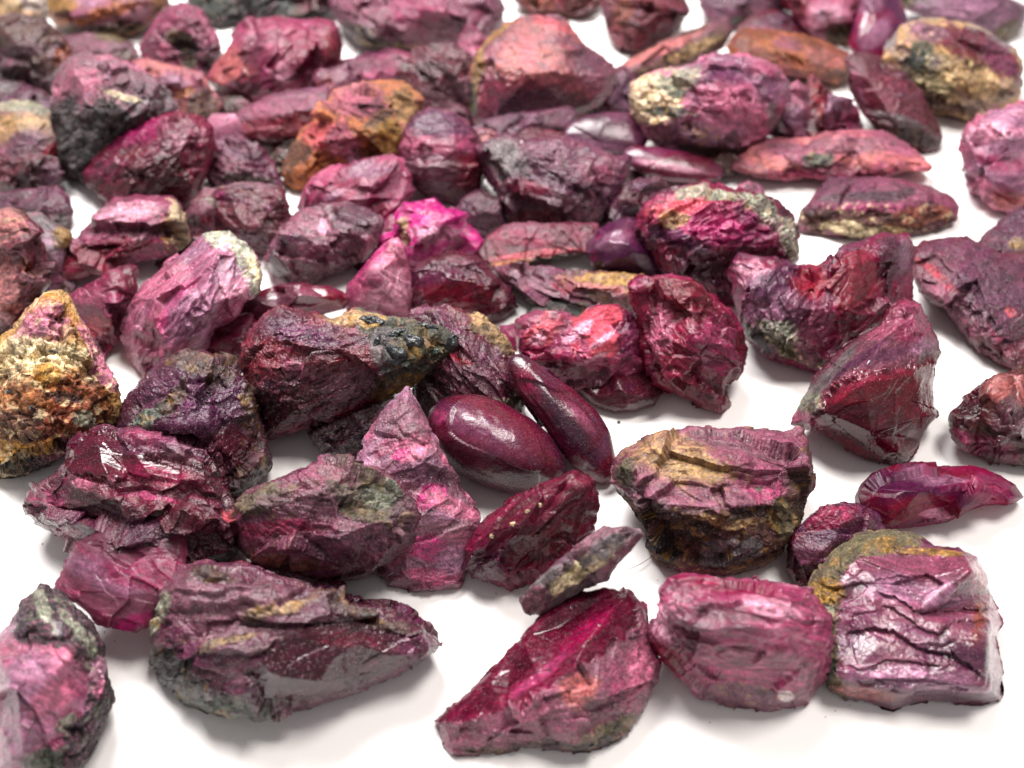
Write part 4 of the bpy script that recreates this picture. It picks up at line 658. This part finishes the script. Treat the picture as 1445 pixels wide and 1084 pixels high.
def displace(s, q, nrm, K, mult):
    kw = s.kw; seed = s.seed*3.71
    ang = math.radians(kw.get('sa', random.Random(s.seed+1).uniform(-40, 40))); el = kw.get('el', .62)
    R = np.array([[math.cos(ang), math.sin(ang), 0], [-math.sin(ang), math.cos(ang), 0], [0, 0, 1.0]])
    g = q @ R.T; g = g*(el, 1, 1) + seed
    g = g + .10*np.stack([perlin(g*2+5), perlin(g*2+19), perlin(g*2+41)], 1)
    d = 0; ids = []; edges = []; rv = random.Random(s.seed*5 + 1)
    fs = kw.get('fs', rv.uniform(.72, 1.35)); fine = kw.get('fine', rv.choice([.25, .5, .8, 1.1])) if K is not KIND['earthy'] else 1
    g = g*fs
    for f, sl in K['fac']:
        hgt, idv, e = facets(g*f*((.55, 1.25, 1) if f > 6 and K is not KIND['earthy'] else (1, 1, 1)), K.get('ridge', .12)); d = d + sl*hgt/f/fs*(fine if f > 6 else 1.15); ids.append(idv)
        edges.append(e)
    for f, a in K['noi']: d = d + a*fbm(g*f, 3)
    d = d*kw.get('fm', 1.0)
    st = kw.get('st')          # stepped cleavage: (angle, steps per cm, height, waviness)
    if st:
        a = math.radians(st[0]); v = -q[:, 0]*math.sin(a) + q[:, 1]*math.cos(a)
        wv = st[3] if len(st) > 3 else .35
        v = v*st[1] + wv*st[1]*fbm(q*(1.1, 1.1, 1.1) + seed, 4) ; fr = v - np.floor(v)
        saw = np.where(fr < .86, fr/.86, (1 - fr)/.14) - .5
        lvl = RND[np.floor(v).astype(np.int64) & 255]
        d = d + st[2]*saw*(.35 + 1.0*lvl)
    return d*mult, ids, g, edges

def mesh_obj(name, V, T, col, rgh, mat, nv=None, bmp=None):
    me = bpy.data.meshes.new(name)
    me.vertices.add(len(V)); me.vertices.foreach_set('co', V.astype(np.float32).ravel())
    me.loops.add(len(T)*3); me.loops.foreach_set('vertex_index', T.astype(np.int32).ravel())
    me.polygons.add(len(T)); me.polygons.foreach_set('loop_start', np.arange(0, len(T)*3, 3, dtype=np.int32))
    me.update(calc_edges=True)
    me.polygons.foreach_set('use_smooth', np.ones(len(T), bool))
    ca = me.color_attributes.new('Col', 'FLOAT_COLOR', 'POINT'); ca.data.foreach_set('color', np.concatenate([col, np.ones((len(col), 1))], 1).astype(np.float32).ravel())
    ra = me.attributes.new('Rgh', 'FLOAT', 'POINT'); ra.data.foreach_set('value', rgh.astype(np.float32))
    ba = me.attributes.new('Bmp', 'FLOAT', 'POINT'); ba.data.foreach_set('value', (np.ones(len(V)) if bmp is None else bmp).astype(np.float32))
    if nv is not None: me.normals_split_custom_set_from_vertices([tuple(n) for n in nv])
    me.materials.append(mat)
    o = bpy.data.objects.new(name, me); scene.collection.objects.link(o); return o

def outward(V, T):
    vol = (V[T[:, 0]]*np.cross(V[T[:, 1]], V[T[:, 2]])).sum()
    return T if vol > 0 else T[:, ::-1]

def build(s, parent=None):
    K = KIND[s.k]; kw = s.kw
    vis = np.clip(s.A, (-20, -20), (CW+20, CH+20)); e = vis - np.roll(vis, 1, 0)
    n = int(np.clip(math.sqrt(s.area*.5)/(1.45)*kw.get('res', 1.0), 12, 150))
    ru, inner, T = topo(n)
    # outline by arc length with fine raggedness
    L = np.concatenate([[0], np.cumsum(np.hypot(*(np.roll(s.A, -1, 0) - s.A).T))]); tot = L[-1]
    B = np.concatenate([s.A, s.A[:1]])
    uu = ru[:, 1]*tot; Q = np.stack([np.interp(uu, L, B[:, 0]), np.interp(uu, L, B[:, 1])], 1)
    if s.round:      # round off the polygon's corners
        m = 256; us = np.arange(m)/m*tot; R = np.stack([np.interp(us, L, B[:, 0]), np.interp(us, L, B[:, 1])], 1)
        for _ in range(kw.get('soft', 60)): R = .5*R + .25*(np.roll(R, 1, 0) + np.roll(R, -1, 0))
        R = np.concatenate([R, R[:1]]); ur = ru[:, 1]*m
        Q = np.stack([np.interp(ur, np.arange(m+1), R[:, 0]), np.interp(ur, np.arange(m+1), R[:, 1])], 1)
    else:
        cu = np.stack([np.cos(ru[:, 1]*6.2832), np.sin(ru[:, 1]*6.2832), np.full(len(ru), s.seed*.37)], 1)
        wob = .030*fbm(cu*2.2, 3) + .022*facets(cu*5 + s.seed)[0] + .010*fbm(cu*14, 2)
        Q = Q + (Q - s.c)/np.hypot(*(Q - s.c).T)[:, None]*(wob*s.size*kw.get('rag', 1.0))[:, None]
    P = s.c + ru[:, :1]*(Q - s.c)
    hf = hfun(s, P, ru[:, 0]); hf[~inner] = 0
    tb = kw.get('tb', .42)*s.size
    hb = -tb*np.sqrt(np.clip(1 - ru[:, 0]**2.5, 0, 1))
    P = np.concatenate([P, P[inner]]); h = np.concatenate([hf, hb[inner]])
    S0 = FPX/float(plane_t(s, s.c[None])[0])                  # px per cm at the stone
    q = np.stack([(P[:, 0]-s.c[0])/S0, (P[:, 1]-s.c[1])/S0, h/S0], 1)
    def normals(q):
        a, b, c = q[T[:, 0]], q[T[:, 1]], q[T[:, 2]]; fn = np.cross(b-a, c-a); nv = np.zeros_like(q)
        for k in range(3):
            for ax in range(3): nv[:, ax] += np.bincount(T[:, k], fn[:, ax], len(q))
        return nv/(np.linalg.norm(nv, axis=1)[:, None] + 1e-12)
    nv = normals(q)
    if (nv[0]*np.array([0, 0, 1])).sum() < 0: T = T[:, ::-1]; nv = -nv; 
    mult = kw.get('dm', 1.0)*min(1.0, s.size/S0/1.1 + .25)
    # matrix blobs are rougher: weight
    W = fbm(q*3.2 + s.seed, 3); W2 = fbm(q*9 + s.seed, 3); W3 = fbm(q*27 + s.seed, 2)
    px = P[:, 0] ; py = P[:, 1]
    masks = []
    opt_of = lambda b: (b[3] if b[0] == 'poly' else (b[6] if len(b) > 6 else '')).split(',')
    for b in s.blobs:
        if b[0] == 'poly':
            sd, ins = poly_dist(P, np.array(b[1], float)); sd = np.where(ins, sd, -sd)
            w = 14 if 'soft' in b[3] else 2.5
            masks.append(sstep(-w, w, sd + 9*W + 10*W2 + 7*W3)); continue
        a = math.radians(b[4]); dx = px - b[0]; dy = py - b[1]
        X = (dx*math.cos(a) + dy*math.sin(a))/b[2]; Y = (-dx*math.sin(a) + dy*math.cos(a))/b[3]
        r = np.sqrt(X*X + Y*Y) + .55*W + .42*W2 + .25*W3
        opt = b[6] if len(b) > 6 else ''
        sf = .35 if 'soft' in opt.split(',') else .14
        masks.append((1 - sstep(1 - sf, 1 + sf, r)))
    d, ids, g, edges = displace(s, q, nv, K, mult)
    crustm = np.zeros(len(q)); partname = None
    for b, m in zip(s.blobs, masks):
        opts = opt_of(b)
        if 'crust' in opts: crustm = np.maximum(crustm, m)
        else: crustm = crustm*(1 - m) if 'clear' in opts else crustm
    if crustm.max() > .1: d = d + crustm*(.03*fbm(q*9 + 3, 3) + .035*facets(q*9, -1.0)[0] + .015)
    ridge = kw.get('ridge')
    flat = np.zeros(len(q))
    for b, m in zip(s.blobs, masks):
        if 'flat' in opt_of(b): flat = np.maximum(flat, m)
    d = d*(1 - .85*flat)
    rho = np.concatenate([ru[:, 0], ru[inner, 0]])
    d = d*(.3 + .7*sstep(0, .22, 1 - rho))
    q2 = q + nv*d[:, None]
    for ln, hp, back in kw.get('ledges', ()):          # broken ledges: a plate edge, a drop, and a slow rise
        ln = np.array(ln, float); yl = np.interp(px, ln[:, 0], ln[:, 1]) + 5*W2 + 3*W3 + 4*facets(q*6)[0]
        dy = py - yl; fade = sstep(ln[0, 0] - 4, ln[0, 0] + 14, px)*(1 - sstep(ln[-1, 0] - 14, ln[-1, 0] + 4, px))
        q2[:, 2] -= np.where(dy > 0, sstep(0, 2.5, dy)*np.exp(-dy/back), 0)*fade*hp*.62/S0*(np.arange(len(q)) < len(ru))
    # colour
    c1, c2, c3 = [PAL[c] for c in s.cols]
    m1 = sstep(-.28, .3, fbm(g*(.8, 1.6, 1.3)*1.1, 4)); m2 = sstep(.12, .38, fbm(g*(.9, 2.2, 2)*1.9 + 77, 4))
    col = c1 + (c2 - c1)*m1[:, None]; col = col + (c3 - col)*(m2*.85)[:, None]
    vein = sstep(.035, .0, np.abs(fbm(g*1.7 + 31, 3)))*kw.get('vein', .35); col = col + (PAL[kw.get('veinc', 'pink')]*.8 - col)*vein[:, None]
    rgh = np.full(len(q), K['rg']) + (ids[-1] - .5)*.3*(0 if s.k == 'smooth' else 1) + crustm*.3
    rgh += kw.get('rg', 0)
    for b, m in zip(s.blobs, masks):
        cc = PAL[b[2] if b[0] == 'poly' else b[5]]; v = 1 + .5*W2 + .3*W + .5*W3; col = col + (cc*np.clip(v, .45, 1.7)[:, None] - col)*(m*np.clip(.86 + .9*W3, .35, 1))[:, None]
    col = col*(1 + .6*kw.get('streak', 1.0)*fbm(g*(3, 22, 14) + 3, 3)*(1 - crustm)*(s.k != 'smooth'))[:, None]
    # mottling inside crust
    if crustm.max() > .1:
        n1 = fbm(q*7 + 9, 3); dk = sstep(.12, .3, n1)*crustm*.7; lt = sstep(.15, .32, -n1)*crustm*.6
        col = col*(1 - dk[:, None]*.55); col = col + (PAL[kw.get('crustc', 'tan')] - col)*lt[:, None]
    if s.k != 'smooth':      # worn, dusty ridges
        for e, w in zip(edges[1:3], (.05, .07)):
            we = sstep(w, 0, e)*sstep(-.15, .35, W2 + .5*W)*(1 - .7*flat)*kw.get('wear', .24)
            col = col + (PAL['palep']*.62 - col)*we[:, None]
        sp = sstep(.30, .42, fbm(q*34 + s.seed, 2))*(1 - flat)*.25
        col = col + (PAL['cream']*.55 - col)*sp[:, None]
    rgh -= flat*.08; rgh += random.Random(s.seed*9).uniform(-.06, .10)
    vv = 1 + (ids[0] - .5)*.35 + (ids[-1] - .5)*(.3 if s.k != 'smooth' else .05)
    col = np.clip(col*vv[:, None], .002, .92)
    col = col**1.08; lum = (col @ np.array([.3, .6, .1]))[:, None]; col = col*(((.39 if s.k != 'gem' else .66) + .34*sstep(.12, .5, lum)*(.35 + .65*crustm[:, None]))*kw.get('br', 1.0)); lum = (col @ np.array([.3, .6, .1]))[:, None]; col = col + (lum - col)*(-.10*(1 - crustm[:, None])*kw.get('sat', 1.0)); col = col*np.where(crustm[:, None] > .4, 1, np.array([1.03, .97, .93])); col = np.clip(col, .002, .9)
    # to the world
    px2 = s.c[0] + q2[:, 0]*S0; py2 = s.c[1] + q2[:, 1]*S0; h2 = q2[:, 2]*S0
    PP = np.stack([px2, py2], 1)
    t = depth(s, PP, h2)
    Wd = EYE + raydir(px2, py2)*t[:, None]
    floor = 0.004 + kw.get('floor', 0)
    Wd[:, 2] = np.where(Wd[:, 2] < floor, floor, Wd[:, 2])
    base = np.array([Wd[:, 0].mean(), Wd[:, 1].mean(), max(0.0, Wd[:, 2].min())])
    V = Wd - base
    T = outward(V, T)
    mats = MAT[kw.get('mat', K['mat'])]
    parts = {}
    for b, m in zip(s.blobs, masks):
        for o in opt_of(b):
            if o.startswith('part:'):
                parts.setdefault(o[5:], []).append(m)
        if 'main' in opt_of(b):
            for k in parts: parts[k] = [np.max(parts[k], 0)*(1 - m)]
    has = bool(parts) or s.kw.get('pieces')
    if has:
        root = bpy.data.objects.new(s.name, None); scene.collection.objects.link(root); root.empty_display_size = .2
        root.location = base
        fa = np.zeros(len(T), int); names = [kw.get('body', 'ruby_body')]
        for i, (k, ml) in enumerate(parts.items()):
            mm = np.max(ml, 0); fa[mm[T].mean(1) > .5] = i + 1; names.append(k)
        a_, b_, c_ = V[T[:, 0]], V[T[:, 1]], V[T[:, 2]]; fn = np.cross(b_-a_, c_-a_); nw = np.zeros_like(V)
        for k in range(3):
            for axx in range(3): nw[:, axx] += np.bincount(T[:, k], fn[:, axx], len(V))
        nw /= (np.linalg.norm(nw, axis=1)[:, None] + 1e-12)
        for i, nm in enumerate(names):
            tt = T[fa == i]
            if len(tt) < 12: continue
            us, inv = np.unique(tt, return_inverse=True); tt = inv.reshape(-1, 3)
            mt = mats if i == 0 else (MAT['crust'] if ('rind' in nm or 'matrix' in nm or 'edge' in nm) else MAT['glassy'])
            o = mesh_obj(nm, V[us], tt, col[us], rgh[us], mt, nw[us], 1 - .75*flat[us]); o.parent = root
    else:
        root = mesh_obj(s.name, V, T, col, rgh, mats, None, 1 - .75*flat); root.location = base
    root['label'] = s.label; root['category'] = s.cat; root['kind'] = 'thing'
    if s.group: root['group'] = s.group
    s.root = root; s.base = base
    # embedded crystals and chips: children of the stone
    for pc in s.kw.get('pieces', ()):
        x, y, rx, ry, ang, cname, pname, lab = pc
        rr = random.Random(int(x*7 + y)); k = 9; pl = []
        for i in range(k):
            a = i/k*6.283; r = rr.uniform(.75, 1.1); X = math.cos(a)*rx*r; Y = math.sin(a)*ry*r; aa = math.radians(ang)
            pl.append((x + X*math.cos(aa) - Y*math.sin(aa), y + X*math.sin(aa) + Y*math.cos(aa)))
        m = 10; ru, inner, T2 = topo(m); A = np.array(pl)
        L = np.concatenate([[0], np.cumsum(np.hypot(*(np.roll(A, -1, 0) - A).T))]); Bq = np.concatenate([A, A[:1]])
        uu = ru[:, 1]*L[-1]; Q = np.stack([np.interp(uu, L, Bq[:, 0]), np.interp(uu, L, Bq[:, 1])], 1); c = A.mean(0)
        Pp = c + ru[:, :1]*(Q - c)
        # the stone's own displaced surface height here
        dd = np.hypot(px2 - x, py2 - y); near = np.argsort(dd + 1e4*(h2 < 0))[:12]; hb0 = h2[near].mean()
        hq = hb0 + min(rx, ry)*.8*np.sqrt(np.clip(1 - ru[:, 0]**3, 0, 1)) - 1
        P3 = np.concatenate([Pp, Pp[inner]]); h3 = np.concatenate([hq, np.full(inner.sum(), hb0 - min(rx, ry)*.6)])
        qq = np.stack([P3[:, 0], P3[:, 1], h3], 1); fh, fi, fe = facets(qq/ (min(rx, ry)*.9) + s.seed)
        h3 = h3 + fh*min(rx, ry)*.45; P3 = P3 + (fi[:, None]-.5)*1.5
        tp = depth(s, P3, h3); Wp = EYE + raydir(P3[:, 0], P3[:, 1])*tp[:, None]
        cc = PAL[cname]*(1 + (fi[:, None] - .5)*.5)
        o = mesh_obj(pname, Wp - base, outward(Wp - base, T2), np.clip(cc, 0, .9), np.full(len(P3), .3), MAT['crystal' if 'black' in pname or 'dark' in pname else 'glassy']); o.parent = root
        if lab: o['label'] = lab
    return root

for s in STONES: prepare(s)
settle()
for s in STONES: build(s)

# ------------------------------------------------------------------ the table and the crumbs on it
m, N, L = new_mat('white_table'); p = N['Principled BSDF']
tc = N.new('ShaderNodeTexCoord'); n1 = N.new('ShaderNodeTexNoise'); n1.inputs['Scale'].default_value = .35; n1.inputs['Detail'].default_value = 3
n2 = N.new('ShaderNodeTexNoise'); n2.inputs['Scale'].default_value = 30; n2.inputs['Detail'].default_value = 4
L.new(tc.outputs['Object'], n1.inputs['Vector']); L.new(tc.outputs['Object'], n2.inputs['Vector'])
mx = N.new('ShaderNodeMix'); mx.data_type = 'RGBA'; L.new(n1.outputs['Fac'], mx.inputs[0])
mx.inputs[6].default_value = (.80, .77, .765, 1); mx.inputs[7].default_value = (.86, .835, .825, 1); L.new(mx.outputs[2], p.inputs['Base Color'])
bp = N.new('ShaderNodeBump'); bp.inputs['Strength'].default_value = .25; bp.inputs['Distance'].default_value = .01; L.new(n2.outputs['Fac'], bp.inputs['Height']); L.new(bp.outputs[0], p.inputs['Normal'])
p.inputs['Roughness'].default_value = .6; p.inputs['Specular IOR Level'].default_value = .3
me = bpy.data.meshes.new('table_surface')
g = 24; xs = np.linspace(-90, 90, g); V = [(x, y + 40, 0) for y in xs for x in xs]
me.from_pydata(V, [], [(j*g+i, j*g+i+1, (j+1)*g+i+1, (j+1)*g+i) for j in range(g-1) for i in range(g-1)]); me.materials.append(m)
to = bpy.data.objects.new('table_surface', me); scene.collection.objects.link(to); to['kind'] = 'structure'

def tube(name, pts, r, col, label, cat):
    V = []; F = []; k = 6
    for i, q in enumerate(pts):
        a = Vector(pts[max(0, i-1)]); b = Vector(pts[min(len(pts)-1, i+1)]); d = (b - a).normalized()
        u = d.cross(Vector((0, 0, 1))).normalized(); w = d.cross(u)
        for j in range(k): V.append(tuple(Vector(q) + r*(math.cos(j*6.283/k)*u + math.sin(j*6.283/k)*w)))
    for i in range(len(pts)-1):
        for j in range(k): F.append((i*k+j, i*k+(j+1) % k, (i+1)*k+(j+1) % k, (i+1)*k+j))
    me = bpy.data.meshes.new(name); me.from_pydata(V, [], F); mm, N, L = new_mat(name + '_fibre'); N['Principled BSDF'].inputs['Base Color'].default_value = (*col, 1)
    N['Principled BSDF'].inputs['Roughness'].default_value = .5
    tcn = N.new('ShaderNodeTexNoise'); tcn.inputs['Scale'].default_value = 9; mr = N.new('ShaderNodeMix'); mr.data_type = 'RGBA'
    mr.inputs[6].default_value = (*col, 1); mr.inputs[7].default_value = (*[c*.6 for c in col], 1); L.new(tcn.outputs['Fac'], mr.inputs[0]); L.new(mr.outputs[2], N['Principled BSDF'].inputs['Base Color'])
    me.materials.append(mm); o = bpy.data.objects.new(name, me); scene.collection.objects.link(o); o['label'] = label; o['category'] = cat; return o
def arc(pxs, zs, n=18):
    P = [ground_pt(x, y, z) for (x, y), z in zip(pxs, zs)]; out = []
    for i in range(n+1):
        t = i/n; a, b, c, = [Vector(p) for p in P]; out.append(tuple((1-t)**2*a + 2*t*(1-t)*b + t*t*c))
    return out
tube('fibre', arc([(868, 806), (898, 806), (928, 778)], [.015, .12, .01]), .0035, (.28, .13, .13), 'thin dark curved hair lying on the table right of the flat grey-tan slab', 'hair')

def crumb(x, y, r, cname, name, label, z=0.0, group='crumbs fallen from the stones'):
    m_ = 5; ru, inner, T = topo(m_); rr = np.random.RandomState(int(x + y*3))
    th = ru[:, 1]*6.2832; lat = ru[:, 0]*math.pi/2
    F = np.stack([np.cos(th)*np.sin(lat), np.sin(th)*np.sin(lat), np.cos(lat)], 1); Bk = F[inner]*(1, 1, -1); V = np.concatenate([F, Bk])
    V = V*(1, .8, .6)*(1 + .35*facets(V*1.7 + rr.rand()*50)[0])[:, None]*r
    V = V - (0, 0, V[:, 2].min())
    c = PAL[cname]; col = np.tile(c, (len(V), 1))*(1 + .3*perlin(V/r*2 + 3))[:, None]
    o = mesh_obj(name, V, T, np.clip(col, 0, .9), np.full(len(V), .4), MAT['rough']); o.location = ground_pt(x, y, z)
    o['label'] = label; o['category'] = 'crumb'
    if group: o['group'] = group
    return o
crumb(873, 597, .024, 'black', 'mineral_crumb', 'small black crumb on the white table above the large tan-brown boulder', group='')
CR = [(1037, 528, .011, 'on bare table below the raspberry red ruby'), (60, 768, .008, 'left of the big rugged maroon ruby'), (640, 1012, .008, 'just off the left tip of the bottom centre wedge'),
      (700, 838, .008, 'on bare table under the ribbed magenta ruby'), (560, 835, .007, 'below the tall triangular lilac slab'), (1165, 1012, .007, 'below the big stepped block'), (1095, 560, .007, 'left of the angular dark crimson ruby')]
for i, (x, y, r, w) in enumerate(CR):
    crumb(x, y, r, ['dbrown', 'wine', 'tan'][i % 3], 'mineral_crumb', 'tiny mineral crumb ' + w)

# fine stone dust around the stones: too many grains to count, one object
def dust():
    rr = np.random.RandomState(3); V = []; T = []; C = []
    base = np.array([(1, 0, 0), (-1, 0, 0), (0, 1, 0), (0, -1, 0), (0, 0, .7), (0, 0, 0)], float)
    tris = [(0, 2, 4), (2, 1, 4), (1, 3, 4), (3, 0, 4), (2, 0, 5), (1, 2, 5), (3, 1, 5), (0, 3, 5)]
    big = [s for s in STONES if s.A[:, 1].max() > 300]
    cols = [PAL['wine'], PAL['dbrown'], PAL['dusty'], PAL['tan'], PAL['mag']]
    for i in range(900):
        s = big[rr.randint(len(big))]; e = rr.randint(len(s.A)); t = rr.rand(); p = s.A[e-1]*(1-t) + s.A[e]*t
        p = p + (p - s.c)*abs(rr.normal())*.16 + rr.normal(size=2)*5
        if p[1] < 150 or p[1] > 1090: continue
        r = .0025 + .006*rr.rand()**4
        o = ground_pt(p[0], p[1], 0.0); a = rr.rand()*6.28; n = len(V)
        for b in base: V.append((o[0] + r*(b[0]*math.cos(a) - b[1]*math.sin(a))*(1 + .4*rr.rand()), o[1] + r*(b[0]*math.sin(a) + b[1]*math.cos(a)), .0005 + b[2]*r))
        T += [(n + x, n + y, n + z) for x, y, z in tris]; C += [cols[rr.randint(5)]]*6
    V = np.array(V); o = mesh_obj('stone_dust', V, outward(V, np.array(T)), np.array(C), np.full(len(V), .6), MAT['rough']); o['kind'] = 'stuff'
    o['label'] = 'fine dark red and brown dust grains scattered on the white table'
dust()
